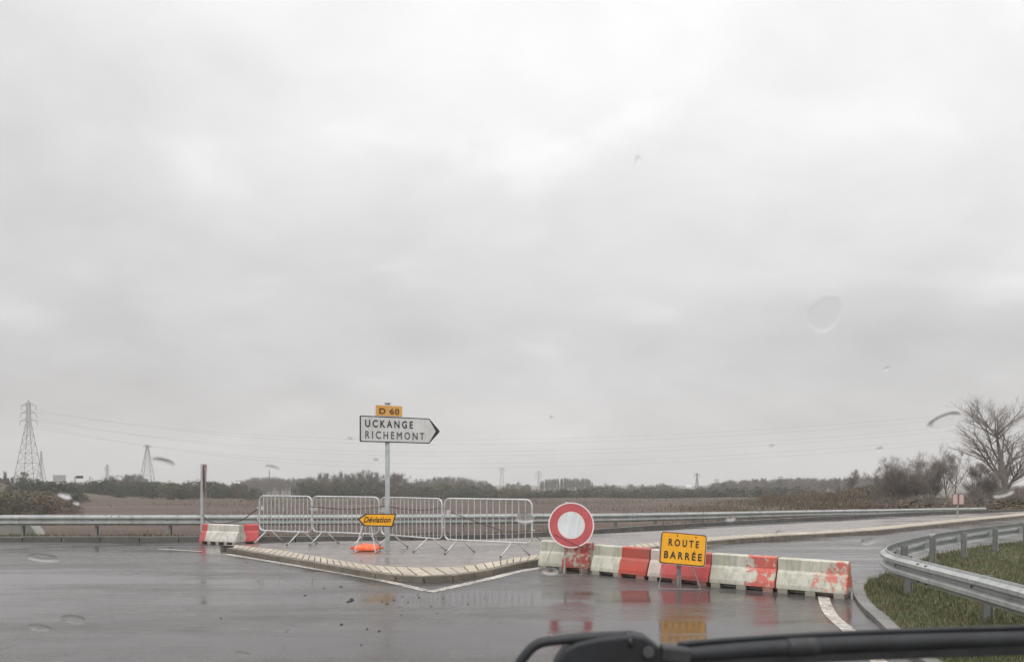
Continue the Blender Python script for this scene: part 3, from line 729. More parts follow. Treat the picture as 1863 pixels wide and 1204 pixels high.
# ------------------------------------------------------------------ red and white barrier blocks
def mat_block(name, base, red, lo, hi, worn, seed, extra=(9, 9), grime=0.5, red2=None):
    """paint: red between lo..hi (and extra) along the block, worn off by noise; streaks and algae on the pale part"""
    k = NB(name, 0.45); v = k.coord('Object', (1, 1, 1), (seed * 3.1, seed * 1.7, seed)); raw = k.coord('Object')
    sx = k.n('ShaderNodeSeparateXYZ'); k.l(raw, sx.inputs[0]); X = sx.outputs[0]; Z = sx.outputs[2]
    f = k.noise(v, 9, 7, 0.72, 0.4); g = k.noise(v, 2.5, 4, 0.6); st = k.noise(k.coord('Object', (14, 14, 0.8), (seed, 0, 0)), 1.0, 4, 0.6)
    xj = k.math('ADD', X, k.math('MULTIPLY', k.math('SUBTRACT', f, 0.5), 0.05))
    def band(a, b): return k.math('MULTIPLY', k.math('GREATER_THAN', xj, a), k.math('LESS_THAN', xj, b))
    m = k.math('MAXIMUM', band(lo, hi), band(*extra))
    keep = k.ramp(k.math('ADD', k.math('MULTIPLY', f, 0.6), k.math('MULTIPLY', g, 0.4)), [(worn - 0.01, 0.0), (worn + 0.025, 1.0)])
    m = k.math('MULTIPLY', m, keep)
    pale = k.mix(k.ramp(st, [(0.48, 0.0), (0.68, grime)]), base, (0.16, 0.16, 0.11))
    pale = k.mix(k.ramp(g, [(0.42, 0.0), (0.75, 0.6)]), pale, (0.36, 0.35, 0.24))
    fine = k.noise(v, 38, 4, 0.7)
    pale = k.mix(k.ramp(fine, [(0.55, 0.0), (0.72, 0.35)]), pale, (0.20, 0.19, 0.16))
    pale = k.mix(k.ramp(f, [(0.66, 0.0), (0.72, 0.7)]), pale, (0.10, 0.095, 0.08))
    redc = k.mix(g, red, red2 or tuple(min(1, c * 1.35) for c in red))
    redc = k.mix(k.ramp(st, [(0.55, 0.0), (0.75, 0.35)]), redc, (0.12, 0.04, 0.03))
    col = k.mix(m, pale, redc)
    col = k.mix(k.ramp(k.math('ADD', Z, k.math('MULTIPLY', k.math('SUBTRACT', f, 0.5), 0.14)), [(0.03, 0.7), (0.10, 0.0)]), col, (0.24, 0.22, 0.18))
    col = k.mix(k.ramp(k.noise(v, 1.3, 5, 0.7), [(0.45, 0.0), (0.75, 0.45)]), col, (0.20, 0.18, 0.15))
    k.color(col); k.bump(f, 0.25, 0.006); return k.m
def block(mb, Lb, hh=0.50, wb=0.25, wt=0.10, notches=3):
    prof = [(-wb, 0.07), (-wb + 0.012, 0.13), (-wt - 0.045, 0.29), (-wt - 0.01, 0.33), (-wt, hh - 0.015), (-wt + 0.02, hh), (wt - 0.02, hh), (wt, hh - 0.015), (wt + 0.01, 0.33), (wt + 0.045, 0.29), (wb - 0.012, 0.13), (wb, 0.07)]
    n = len(prof)
    def ring(x, k=1.0): return [(x, y * k, z if z < hh - 0.03 else z) for y, z in prof]
    e = 0.012; xs = [-Lb / 2, -Lb / 2 + e, Lb / 2 - e, Lb / 2]; vs = []
    for i, x in enumerate(xs): vs += ring(x, 0.94 if i in (0, 3) else 1.0)
    fs = [(i * n + j, i * n + (j + 1) % n, (i + 1) * n + (j + 1) % n, (i + 1) * n + j) for i in range(3) for j in range(n)]
    fs += [tuple(range(n - 1, -1, -1)), tuple(3 * n + j for j in range(n))]
    mb.add(vs, fs)
    for sx in (-1, 1):     # coupling lugs on the end faces
        for zz in (0.20, 0.40): mb.box((sx * (Lb / 2 + 0.002), 0, zz), (0.02, 0.07, 0.05))
    # feet with fork openings between them
    wds = Lb / (notches * 2 + 1)
    for k in range(notches + 1):
        x = -Lb / 2 + wds * (2 * k + 0.5)
        mb.box((x, 0, 0.035), (wds * 0.72, wb * 2 - 0.01, 0.07))
    mb.box((0, 0, 0.035), (Lb * 0.96, wb * 0.9, 0.05))
def barrier_block(label, pa, pb, mat, notches=3, hh=0.5, wb=0.22, gap=0.006, zl=0.0, fy=True, group='barrier blocks closing the road'):
    """pa, pb ground points of the front lower edge, left and right"""
    a, b_ = Vector(pa), Vector(pb); t = (b_ - a); Lb = t.length - gap; t.normalize(); ang = math.atan2(t.y, t.x)
    nrm = Vector((-t.y, t.x, 0)); c = (a + b_) / 2 + nrm * wb; c.z = zl
    q = MB(); block(q, Lb, hh, wb, 0.09, notches); o = q.build('barrier_block', mat)
    o.location = c; o.rotation_euler = (0, 0, ang)
    tag(o, label, 'barrier block', group); return o
W0 = (0.55, 0.54, 0.46); W1 = (0.70, 0.67, 0.62); RED = (0.40, 0.055, 0.035); PINK = (0.46, 0.065, 0.062)
gb = 'barrier blocks closing the road'
mA = mat_block('paint_peeling_red', W0, RED, -0.02, 0.6, 0.47, 1.3)
mB_ = mat_block('paint_half_red', W0, RED, 0.02, 0.6, 0.35, 2.1)
mC = mat_block('plastic_all_red', (0.60, 0.50, 0.47), PINK, -0.30, 0.8, 0.36, 3.7, grime=0.2)
mD = mat_block('paint_patchy_red', W0, (0.47, 0.09, 0.065), 0.05, 0.6, 0.47, 4.4)
mE = mat_block('paint_mostly_worn', W0, (0.47, 0.13, 0.10), 0.02, 0.6, 0.52, 5.2)
barrier_block('end barrier block under the round red-rimmed sign, its red half peeling', G(978, 1035), G(1070, 1041), mA, 2, 0.515)
barrier_block('barrier block between the two standing signs, crisp white half and full red half', G(1073, 1044), G(1175, 1054.5), mB_, 2, 0.505)
barrier_block('almost wholly red barrier block behind the yellow ROUTE BARRÉE board', G(1176.5, 1055), G(1287.5, 1066.5), mC, 2, 0.50)
barrier_block('barrier block just right of the yellow board, red half blotchy over white', G(1289.5, 1067), G(1409, 1077.5), mD, 2, 0.505)
barrier_block('barrier block nearest the grassy corner, red paint mostly worn away', G(1410.5, 1078), G(1540, 1090), mE, 2, 0.50)
mF = mat_block('paint_white_red_end', W1, PINK, -0.9, -0.41, 0.30, 6.6, grime=0.45)
mG = mat_block('plastic_plain_red', W1, (0.50, 0.065, 0.068), -0.9, 0.9, 0.10, 7.5, grime=0.2)
a = G(361, 988.5); b_ = G(429, 991.5)
barrier_block('dirty white barrier block with one red end on the far left', a, b_, mF, 4, 0.50, 0.20)
o = barrier_block('plain red barrier block beside the leftmost crowd barrier', G(436, 990), G(473, 988.2), mG, 1, 0.49, 0.20)
o.rotation_euler.z += R(-6)

# ------------------------------------------------------------------ round no-vehicles sign leaning on the end block
Yd = 12.42; sD = Yd / F; dc = P(1039, 955, Yd); rad = 41.6 * sD
ns = thing('round_sign', 'round white sign with broad red ring leaning over the end barrier block', 'road sign', (dc.x, Yd, 0.0))
tl = Matrix.Rotation(R(-8), 4, 'X') @ Matrix.Rotation(R(10), 4, 'Y')
dk = MB(); ringplate(dk, circle(rad), circle(rad - 0.022), -0.030, 0.012); disc = dk.build('sign_rim', MAT['rim'], ns)
disc.location = (0, 0, dc.z); disc.rotation_euler = tl.to_euler()
dk = MB(); ringplate(dk, circle(rad - 0.0225), circle(rad * 0.60), -0.024, -0.004); dk.build('red_ring', MAT['sign_red'], disc)
dk = MB(); ringplate(dk, circle(rad * 0.597), circle(rad * 0.565), -0.022, -0.004); dk.build('pale_ring', MAT['rim'], disc)
dk = MB(); dk.plate(circle(rad * 0.562), -0.021, -0.004); dk.build('sign_face', MAT['sign_grey'], disc)
dk = MB(); dk.plate(circle(rad - 0.023, 48), 0.0, 0.006); dk.build('back_plate', MAT['sign_back'], disc)
dk = MB(); dk.tube([(-rad * 0.36, -0.034, rad * 0.92), (-rad * 0.36, -0.02, rad * 0.92)], 0.022, 8); dk.build('bolt', MAT['sign_white'], disc)
q = MB(); xl = (1026 - 1039) * sD
q.tube([(xl + 0.03, 0.02, dc.z - rad * 0.5), (xl - 0.01, -0.16, 0.02)], 0.018, 6); q.build('leg', MAT['legs'], ns)
for xa, xb in ((1052, 1058), (1008, 984)):
    q = MB(); q.tube([((xa - 1039) * sD, 0.01, dc.z - rad * 0.8), ((xb - 1039) * sD, -0.10, 0.012)], 0.006, 6); q.build('leg', MAT['legs'], ns)
q = MB(); q.tube([((984 - 1039) * sD, -0.10, 0.012), (xl - 0.01, -0.16, 0.014), ((1058 - 1039) * sD, -0.10, 0.012)], 0.006, 6); q.build('foot_bar', MAT['legs'], ns)

# ------------------------------------------------------------------ ROUTE BARREE board
Yb = 10.85; sB = Yb / F; bc = P(1242, 998.3, Yb)
rb = thing('roadworks_board', 'yellow board reading ROUTE BARRÉE on a thin stand before the red block', 'roadworks board', (bc.x, Yb, 0))
bw, bh = 83 * sB, 57.5 * sB
q = MB(); q.plate(rrect(-bw / 2, -bh / 2, bw / 2, bh / 2, 0.045), -0.028, 0.0)
bp = q.build('sign_panel', MAT['ink_brown'], rb); bp.location = (0, 0, bc.z); bp.rotation_euler = (R(-5), R(5.2), 0)
q = MB(); q.plate(rrect(-bw / 2 + .016, -bh / 2 + .016, bw / 2 - .016, bh / 2 - .016, 0.035), -0.0315, -0.0285); q.build('sign_face', MAT['yellow'], bp)
q = MB(); ringplate(q, rrect(-bw / 2 - .008, -bh / 2 - .008, bw / 2 + .008, bh / 2 + .008, 0.05), rrect(-bw / 2 + .001, -bh / 2 + .001, bw / 2 - .001, bh / 2 - .001, 0.045), -0.024, 0.006); q.build('board_rim', MAT['galv'], bp)
lettering('lettering', 'ROUTE', 0.108, MAT['ink'], bp, (0.0, -0.0335, 0.040), 1.6, 0.004, 0, 'CENTER', 0.46)
lettering('lettering', 'BARRÉE', 0.108, MAT['ink'], bp, (0.0, -0.0335, -0.152), 1.5, 0.004, 0, 'CENTER', 0.57)
for xx in (-0.10, 0.18):
    q = MB(); q.tube([(xx, -0.036, bh / 2 - 0.045), (xx, -0.03, bh / 2 - 0.045)], 0.012, 8); q.build('rivet', MAT['ink_brown'], bp)
def bl(px, py=None): return (px - 1242) * sB
q = MB(); q.box((bl(1234), 0.03, bc.z / 2 + 0.02), (0.035, 0.035, bc.z)); q.box((bl(1238.5), 0.03, bc.z / 2 - 0.1), (0.02, 0.02, bc.z - 0.2)); q.build('post', MAT['legs'], rb)
for xa, xb, yy in ((1206, 1195, -0.12), (1258, 1270, -0.16)):
    q = MB(); q.tube([(bl(xa), 0.0, bc.z - bh / 2 + 0.01), (bl(xb), yy, 0.014)], 0.006, 6); q.build('leg', MAT['legs'], rb)
q = MB(); q.tube([(bl(1195), -0.12, 0.014), (bl(1270), -0.16, 0.014)], 0.006, 6); q.build('foot_bar', MAT['legs'], rb)

# ------------------------------------------------------------------ edge-on warning sign behind the left blocks
ps = P(367.5, 960, 19.9); ps.z = 0.05
es = thing('turned_sign', 'grey signpost with a triangular sign seen almost edge-on behind the left blocks', 'road sign', ps)
ztop = H - (843 - HOR) * 19.9 / F - 0.05
q = MB(); q.plate(rrect(-0.03, 0, 0.03, ztop, 0.004, 1), -0.03, 0.03); q.build('post', MAT['post'], es, bevel=0.006)
tri = [(-0.02, -0.92), (0.02, -0.92), (0.5, -0.05), (0.48, 0.0), (-0.48, 0.0), (-0.5, -0.05)]
q = MB(); q.plate(tri, -0.03, 0.0); tp = q.build('sign_panel', MAT['faded_red'], es); tp.location = (0.075, -0.02, ztop - 0.02); tp.rotation_euler = (0, 0, R(109))
q = MB(); q.plate([(x * 0.7, z_ * 0.68 - 0.1) for x, z_ in tri], -0.034, -0.031); q.build('sign_face', MAT['sign_back'], tp)
q = MB(); q.box((0.085, 0, ztop - 0.86), (0.05, 0.09, 0.15)); q.build('bracket', MAT['sign_back'], es)

# pale concrete block behind the rail, far left
q = MB(); q.plate([(-1.9, 0), (1.35, 0), (1.05, 0.36), (-1.9, 0.36)], -0.2, 0.2); cbk = q.build('concrete_block', MAT['concrete'], bevel=0.02)
cbk.location = (-15.1, 20.95, 0.02); tag(cbk, 'pale old concrete block on the grass beneath the guardrail at the far left', 'concrete block')

# cords strung along the barriers
def cord(label, pix, r=0.011, grp=None):
    q = MB(); q.tube(resample([P(*p) for p in pix], 0.15), r, 6); return tag(q.build('cord', MAT['rope'], smooth=True), label, 'cord', grp)
cord('brown cord from the turned signpost to the leftmost crowd barrier', [(368, 936, 19.8), (385, 950, 19.3), (412, 951, 18.7), (440, 945, 18.2), (462, 930, 17.8), (477, 919.5, 17.42)], 0.013)
cord('brown cord strung across the middle crowd barriers behind the signpost', [(565, 921, 16.75), (600, 924, 16.82), (640, 926, 16.7), (690, 921.5, 16.35), (704, 920, 16.1), (730, 925, 15.95), (765, 927.5, 15.6), (801, 924, 15.2)], 0.010)
cord('dark cord drooping across the rightmost crowd barrier', [(806, 925, 15.25), (835, 937, 14.95), (870, 950, 14.72), (905, 962, 14.5), (918, 966, 14.4)], 0.008)
cord('grey cord tying the rightmost crowd barrier to the end barrier block', [(970, 972, 14.1), (990, 985, 13.6), (1015, 984, 13.1)], 0.008)
cord('thin line running down from the round sign to the barrier block', [(996, 961, 12.6), (1010, 972, 12.36), (1035, 985, 12.3), (1060, 996, 12.35)], 0.006)

# reflective marker board far along the right-hand road
pm_ = P(1743, 943, 30.5); pm_.z = 0.05; sM = 30.5 / F
mk = thing('marker_sign', 'small pale red twin-panel road marker on a short post before the bare trees', 'road marker', pm_)
for xx in (-5.5, 5.5):
    q = MB(); q.plate(rrect(xx * sM - 0.115, 0.50, xx * sM + 0.115, 0.96, 0.02), -0.02, 0.02); pn = q.build('panel', MAT['faded_red'], mk)
    q = MB(); q.plate(rrect(xx * sM - 0.085, 0.53, xx * sM + 0.085, 0.93, 0.02), -0.024, -0.0205); q.build('panel_face', MAT['marker'], pn)
q = MB(); q.tube([(0, 0.035, 0), (0, 0.035, 0.9)], 0.03, 8); q.build('post', MAT['sign_back'], mk)

# mud clods on the road
rr = random.Random(11); n_c = 0
proto = []
for sd in range(4):
    bm = bmesh.new(); bmesh.ops.create_icosphere(bm, subdivisions=2, radius=1)
    r2 = random.Random(sd)
    for v in bm.verts: v.co *= r2.uniform(0.7, 1.2); v.co.z = max(v.co.z, -0.4) * 0.6
    me = bpy.data.meshes.new('mud_clod'); bm.to_mesh(me); bm.free(); me.materials.append(MAT['mud']); proto.append(me)
clods = [(637, 1092.5, 5), (640, 1090, 4), (633, 1094, 3), (555, 1082, 2.5), (590, 1069, 2), (620, 1059, 2), (621, 1067, 2.2), (717, 1091, 2), (733, 1084, 1.8), (762, 1086, 2), (704, 1098, 2.2), (621, 1135, 3), (668, 1143, 2), (690, 1147, 2.5), (449, 1022, 1.8), (402, 1124, 2), (657, 1172, 1.8), (805, 1087, 1.6), (795, 1115, 1.6), (760, 1081, 1.5)]
for _ in range(26): clods.append((rr.gauss(700, 55), rr.gauss(1088, 14), rr.uniform(0.8, 1.7)))
for px, py, sz in clods:
    p = G(px, max(1066, py) if 560 < px < 900 else py, 0.004); o = bpy.data.objects.new('mud_clod', rr.choice(proto)); C.objects.link(o)
    k = sz * p.y / F; o.location = p; o.scale = (k, k, k * rr.uniform(0.5, 1)); o.rotation_euler = (0, 0, rr.uniform(0, 6))
    tag(o, 'small dark mud clod scattered on the wet road before the island point', 'mud clod', 'mud clods on the road')

# ------------------------------------------------------------------ vegetation
class Arr:
    """fast collector for branches (three-sided) and sliver / leaf faces"""
    def __init__(s): s.v = []; s.f = []
    def seg(s, a, b, ra, rb):
        t = b - a; l_ = t.length
        if l_ < 1e-5: return
        t = t / l_; q = Vector((0, 0, 1)) if abs(t.z) < 0.9 else Vector((1, 0, 0))
        u = t.cross(q).normalized(); w_ = t.cross(u); o = len(s.v)
        for p, r in ((a, ra), (b, rb)):
            for k in range(4):
                an = k * math.pi / 2; s.v.append(p + (u * math.cos(an) + w_ * math.sin(an)) * r)
        for k in range(4):
            k2 = (k + 1) % 4; s.f.append((o + k, o + k2, o + 4 + k2, o + 4 + k))
    def sliver(s, a, b, wd, rn):
        d = Vector((rn.uniform(-1, 1), rn.uniform(-1, 1), rn.uniform(-.5, .5))) * wd; o = len(s.v)
        s.v += [a - d, a + d, b]; s.f.append((o, o + 1, o + 2))
    def mesh(s, name, mat):
        me = bpy.data.meshes.new(name); me.from_pydata([tuple(v) for v in s.v], [], s.f); me.materials.append(mat); return me
def rvec(rn): return Vector((rn.gauss(0, 1), rn.gauss(0, 1), rn.gauss(0, 1)))
def bare_tree(seed, mat, h=10.0, stems=1, spread=0.35, levels=3, kids=6, r0=0.14, twigs=10, tw_len=0.7, tw_w=0.008, lean=0.0, bole=0.2, lift=0.085):
    rn = random.Random(seed); T, K = Arr(), Arr()
    def grow(p, d, ln, r, lev, A):
        n = 5; q = p.copy(); d = d.copy(); pts = [p.copy()]
        for i in range(n):
            d = (d + rvec(rn) * (0.035 if lev == 0 else 0.085) + Vector((0, 0, lift))).normalized(); q2 = q + d * (ln / n)
            A.seg(q, q2, r * (1 - 0.75 * i / n), r * (1 - 0.75 * (i + 1) / n)); q = q2; pts.append(q.copy())
        if lev >= levels:
            for _ in range(twigs):
                t = rn.uniform(0.15, 1.0) * n; i = min(int(t), n - 1); a = pts[i].lerp(pts[i + 1], t - i)
                e = (d + rvec(rn) * 0.65 + Vector((0, 0, 0.15))).normalized()
                K.sliver(a, a + e * tw_len * rn.uniform(0.4, 1.2), tw_w, rn)
            return
        m = kids if lev > 0 else kids + 3
        for k in range(m):
            t = (rn.uniform(bole, 1.0) if lev == 0 else rn.uniform(0.2, 1.0)) * n; i = min(int(t), n - 1); a = pts[i].lerp(pts[i + 1], t - i)
            frac = t / n; side = rvec(rn); side.z *= 0.3; side -= d * side.dot(d); side.normalize()
            e = (d * 1.0 + side * (spread * rn.uniform(1.2, 2.6))).normalized()
            grow(a, e, ln * rn.uniform(0.40, 0.74) * (1.15 - 0.55 * frac), r * (1 - 0.7 * frac) * 0.5, lev + 1, K)
    for sidx in range(stems):
        a = rn.uniform(0, 6.28); d = Vector((math.cos(a) * lean, math.sin(a) * lean, 1)).normalized()
        grow(Vector((math.cos(a) * 0.15 * (stems > 1), math.sin(a) * 0.15 * (stems > 1), -0.3)), d, h * 0.78 * rn.uniform(0.8, 1.0), r0 * (0.6 if stems > 1 else 1), 0, T)
    return T.mesh('trunk', mat), K.mesh('crown', mat)
def norm_mesh(me):
    """scale to unit height"""
    co = np.empty(len(me.vertices) * 3); me.vertices.foreach_get('co', co); co = co.reshape(-1, 3)
    k = 1.0 / co[:, 2].max(); me.vertices.foreach_set('co', (co * k).ravel()); me.update(); return me
def join_mesh(name, ms, mat):
    v = []; f = []
    for m_ in ms:
        o = len(v); v += [tuple(x.co) for x in m_.vertices]; f += [tuple(i + o for i in p.vertices) for p in m_.polygons]
    me = bpy.data.meshes.new(name); me.from_pydata(v, [], f); me.materials.append(mat); return me
def leafy(seed, mat, n=1500, clumps=14, size=0.035, flat=0.75, twig_mat=None):
    """unit-height shrub: leaf-sized faces in uneven clumps, with stems showing"""
    rn = random.Random(seed); K = Arr()
    cs = []
    for _ in range(clumps):
        a = rn.uniform(0, 6.28); r = rn.uniform(0, 0.5) ** 0.8
        cs.append((Vector((math.cos(a) * r, math.sin(a) * r, rn.uniform(0.12, 0.80) * (1 - 0.5 * r))), rn.uniform(0.10, 0.22)))
    for c, _ in cs: K.seg(Vector((c.x * 0.2, c.y * 0.2, -0.05)), c, 0.012, 0.004)
    for _ in range(n):
        c, r = rn.choice(cs); d = rvec(rn); d.normalize(); p = c + d * r * rn.uniform(0.35, 1.0) ** 0.6
        if p.z < -0.02: p.z = rn.uniform(0, 0.1)
        u = rvec(rn).normalized() * size * rn.uniform(0.5, 1.2); v_ = rvec(rn).normalized() * size * rn.uniform(0.4, 0.9); o = len(K.v)
        K.v += [p - u, p + v_, p + u, p - v_]; K.f.append((o, o + 1, o + 2, o + 3))
    for _ in range(60):
        c, r = rn.choice(cs); a = c + rvec(rn) * r * 0.4; K.sliver(a, a + Vector((rn.gauss(0, .05), rn.gauss(0, .05), rn.uniform(.1, .22))), 0.004, rn)
    return norm_mesh(K.mesh('shrub', mat))
FARB = []
for i in range(5):
    a, b = bare_tree(40 + i, MAT['bark_far'], 9, 1 + (i % 2), 0.36 + 0.05 * (i % 3), 3, 6, 0.16, 7, 1.0, 0.022, 0.12, 0.15)
    FARB.append(norm_mesh(join_mesh('bare_tree', (a, b), MAT['bark_far'])))
POPL = []
for i in range(3):
    a, b = bare_tree(60 + i, MAT['bark_far'], 12, 1, 0.16, 2, 22, 0.14, 16, 1.1, 0.03, 0.02, 0.12)
    POPL.append(norm_mesh(join_mesh('bare_tree', (a, b), MAT['bark_far'])))
DARK = [leafy(70 + i, MAT['leaf_dark'], 1500, 16, 0.034) for i in range(4)]
OLIV = [leafy(80 + i, MAT['leaf_olive'], 1300, 15, 0.032) for i in range(3)]
BROW = [leafy(90 + i, MAT['leaf_brown'], 1100, 15, 0.030) for i in range(3)]
vr = random.Random(21)
def cluster(name, label, cat, group, meshes, n, x0, x1, Y0, Y1, tops, wf=(0.9, 1.4), hmin=0.8, jit=2.5):
    """n plants spread between photo columns x0..x1; tops: list of (column, top row) to interpolate"""
    for i in range(n):
        px = x0 + (x1 - x0) * (i + vr.uniform(0.1, 0.9)) / n; Y = vr.uniform(Y0, Y1); X = XP(px, Y)
        top = np.interp(px, [t[0] for t in tops], [t[1] for t in tops]) - 1.5 + abs(vr.gauss(0, jit * 1.7))
        zb = float(ground_z(X, Y)) - 0.1; h = max(hmin, H - (top - HOR) * Y / F - zb)
        o = bpy.data.objects.new(name, vr.choice(meshes)); C.objects.link(o)
        o.location = (X, Y, zb); k = h * vr.uniform(*wf); o.scale = (k, k, h); o.rotation_euler = (0, 0, vr.uniform(0, 6.28))
        tag(o, label, cat, group)
cluster('scrub_bush', 'dark low scrub bush on top of the mound at the far left', 'bush', 'scrub on the left mound', DARK, 26, -25, 135, 128, 158, [(-20, 869), (30, 866), (80, 868), (135, 879)], (0.9, 1.5))
cluster('dead_bush', 'low brown dead bush on the slope of the mound at the far left', 'bush', 'brown bushes on the left slope', BROW + OLIV, 60, -25, 150, 92, 132, [(-20, 884), (60, 887), (110, 898), (150, 912)], (1.2, 2.2), 0.5, 8)
cluster('scrub_bush', 'dark green bush in the scrub belt left of the turned signpost', 'bush', 'scrub belt left of the signpost', DARK + OLIV[:1], 52, 105, 365, 155, 200, [(105, 874), (180, 868), (260, 869), (330, 873), (365, 873)], (0.9, 1.4), 0.8, 5)
cluster('scrub_bush', 'grey green bush between the turned signpost and the leftmost crowd barrier', 'bush', 'scrub right of the turned signpost', DARK + OLIV[:1], 26, 365, 475, 160, 200, [(365, 868), (390, 871), (420, 871), (450, 878), (470, 888)], (0.8, 1.3), 0.8, 4)
cluster('bare_tree', 'bare tree standing behind the scrub between the large left pylon and the narrow one', 'tree', 'bare trees behind the left scrub', FARB, 9, 192, 252, 205, 225, [(192, 857), (250, 857)], (0.7, 1.0))
cluster('bare_tree', 'low bare tree poking out of the scrub belt left of the turned signpost', 'tree', 'bare trees in the scrub belt', FARB, 12, 255, 470, 185, 215, [(255, 872), (330, 874), (400, 868), (470, 880)], (0.8, 1.1), 1, 3)
cluster('bare_tree', 'hazy bare tree in the grey far wood above the leftmost crowd barrier', 'tree', 'far wood above the leftmost barrier', FARB, 44, 425, 565, 320, 400, [(425, 873), (460, 866), (500, 863), (540, 866), (565, 864)], (0.9, 1.3))
cluster('bare_tree', 'brown grey bare tree in the copse behind the direction signpost', 'tree', 'copse behind the direction signpost', FARB, 20, 552, 745, 215, 245, [(552, 860), (600, 852), (615, 848), (640, 858), (660, 847), (690, 852), (720, 851), (745, 868)], (0.7, 1.05), 0.8, 5)
cluster('copse_bush', 'dark undergrowth bush at the foot of the copse behind the direction signpost', 'bush', 'undergrowth below the copse', OLIV + DARK, 30, 545, 750, 195, 212, [(545, 872), (570, 864), (650, 868), (700, 870), (750, 878)], (0.9, 1.4), 0.8, 6)
cluster('bare_tree', 'bare tree in the rounded wood above the right-hand crowd barriers', 'tree', 'rounded wood above the right barriers', FARB, 24, 742, 905, 290, 330, [(742, 874), (775, 865), (790, 861), (830, 864), (870, 867), (905, 880)], (0.9, 1.4))
cluster('hedge_bush', 'dark bush in the hedge below the rounded wood behind the right-hand crowd barriers', 'bush', 'hedge below the rounded wood', DARK + OLIV, 46, 745, 985, 200, 240, [(745, 876), (850, 872), (900, 879), (985, 887)], (1.0, 1.7), 0.8, 5)
cluster('bare_tree', 'hazy bare tree in the small round clump between the two thin pylons', 'tree', 'small clump between the thin pylons', FARB, 8, 925, 962, 420, 460, [(925, 876), (940, 872), (962, 878)], (0.9, 1.3))
cluster('poplar', 'tall pale bare poplar in the flat-topped row above the round sign', 'tree', 'flat-topped row of poplars', POPL, 34, 982, 1078, 420, 480, [(982, 874), (1000, 868), (1070, 868), (1078, 876)], (0.5, 0.7), 1, 1)
cluster('distant_bush', 'small distant bush on the skyline above the yellow roadworks board', 'bush', 'skyline bushes above the yellow board', DARK + OLIV, 60, 1075, 1310, 300, 380, [(1075, 880), (1110, 880), (1150, 885), (1190, 876), (1215, 880), (1250, 886), (1310, 880)], (1.0, 1.8), 1, 2.5)
cluster('bare_tree', 'lone-looking small bare tree rising from the skyline bushes above the yellow board', 'tree', 'bare trees among the skyline bushes', FARB, 5, 1090, 1215, 350, 400, [(1090, 876), (1215, 874)], (0.8, 1.2))
cluster('hedge_bush', 'dark bush in the long hedge behind the field right of the round sign', 'bush', 'long hedge beyond the field', DARK + OLIV[:1], 120, 985, 1470, 195, 235, [(985, 886), (1100, 886), (1250, 886), (1350, 882), (1470, 882)], (1.2, 2.0), 0.8, 5)
cluster('bare_tree', 'misty bare tree in the long grey wood on the horizon right of the yellow board', 'tree', 'long misty wood on the right horizon', FARB + POPL, 100, 1290, 1640, 300, 420, [(1290, 876), (1330, 871), (1400, 867), (1500, 866), (1620, 862)], (0.9, 1.4))
cluster('dead_bush', 'rust brown bush on the rough ground before the misty wood at right', 'bush', 'rusty bushes before the misty wood', BROW + OLIV, 60, 1380, 1640, 90, 150, [(1380, 898), (1450, 890), (1520, 884), (1600, 876), (1640, 874)], (1.0, 1.8), 0.6, 5)

def tree(label, px, top, Y, args, mat='bark', group=None, name='bare_tree', wf=1.0):
    X = XP(px, Y); zb = float(ground_z(X, Y)); h = H - (top - HOR) * Y / F - zb
    t_, c_ = bare_tree(mat=MAT[mat], h=h, **args)
    zt = max(max(v.co.z for v in t_.vertices), max(v.co.z for v in c_.vertices)); k = h / zt
    root = thing(name, label, 'tree', (X, Y, zb), 0, group)
    for nm, me in (('trunk', t_), ('crown', c_)):
        o = bpy.data.objects.new(nm, me); C.objects.link(o); o.parent = root; o.scale = (k * wf, k * wf, k)
    return root
tree('tall bare tree with upswept branches at the right edge of the view', 1833, 706, 60, dict(seed=3, stems=1, spread=0.40, levels=3, kids=11, r0=0.30, twigs=3, tw_len=0.7, tw_w=0.004, lean=0.02, bole=0.12, lift=0.045), wf=1.25)
tree('second tall bare tree cut by the right edge of the view', 1895, 735, 64, dict(seed=8, stems=1, spread=0.40, levels=3, kids=10, r0=0.26, twigs=3, tw_len=0.7, tw_w=0.004, lean=0.03, bole=0.12, lift=0.045), wf=1.0)
tree('thin forked bare tree left of the tall bare tree', 1733, 800, 58, dict(seed=14, stems=2, spread=0.34, levels=3, kids=6, r0=0.14, twigs=7, tw_len=0.5, tw_w=0.006, lean=0.28, bole=0.25))
tree('dense brown twiggy tree at the left end of the right-hand thicket', 1648, 820, 57, dict(seed=17, stems=6, spread=0.34, levels=3, kids=8, r0=0.11, twigs=6, tw_len=0.6, tw_w=0.005, lean=0.38, bole=0.08), wf=1.1)
tree('dense brown twiggy tree next to the thin forked tree', 1688, 815, 60, dict(seed=23, stems=5, spread=0.34, levels=3, kids=8, r0=0.11, twigs=6, tw_len=0.6, tw_w=0.005, lean=0.32, bole=0.08))
tree('low spreading bare tree between the forked tree and the tall tree', 1782, 832, 56, dict(seed=29, stems=4, spread=0.42, levels=3, kids=7, r0=0.10, twigs=8, tw_len=0.5, tw_w=0.006, lean=0.4, bole=0.1))
tree('small faint bare tree standing alone before the misty wood', 1550, 848, 95, dict(seed=31, stems=1, spread=0.42, levels=3, kids=6, r0=0.12, twigs=7, tw_len=0.6, tw_w=0.008, lean=0.1, bole=0.3))
tree('small upright bare tree just left of the right-hand thicket', 1605, 842, 66, dict(seed=37, stems=3, spread=0.35, levels=3, kids=6, r0=0.09, twigs=8, tw_len=0.5, tw_w=0.006, lean=0.25, bole=0.1))
THK = []
for i in range(3):
    a, b = bare_tree(110 + i, MAT['bark'], 3.5, 7, 0.42, 2, 6, 0.04, 14, 0.6, 0.007, 0.5, 0.05)
    THK.append(norm_mesh(join_mesh('thicket_shrub', (a, b), MAT['bark'])))
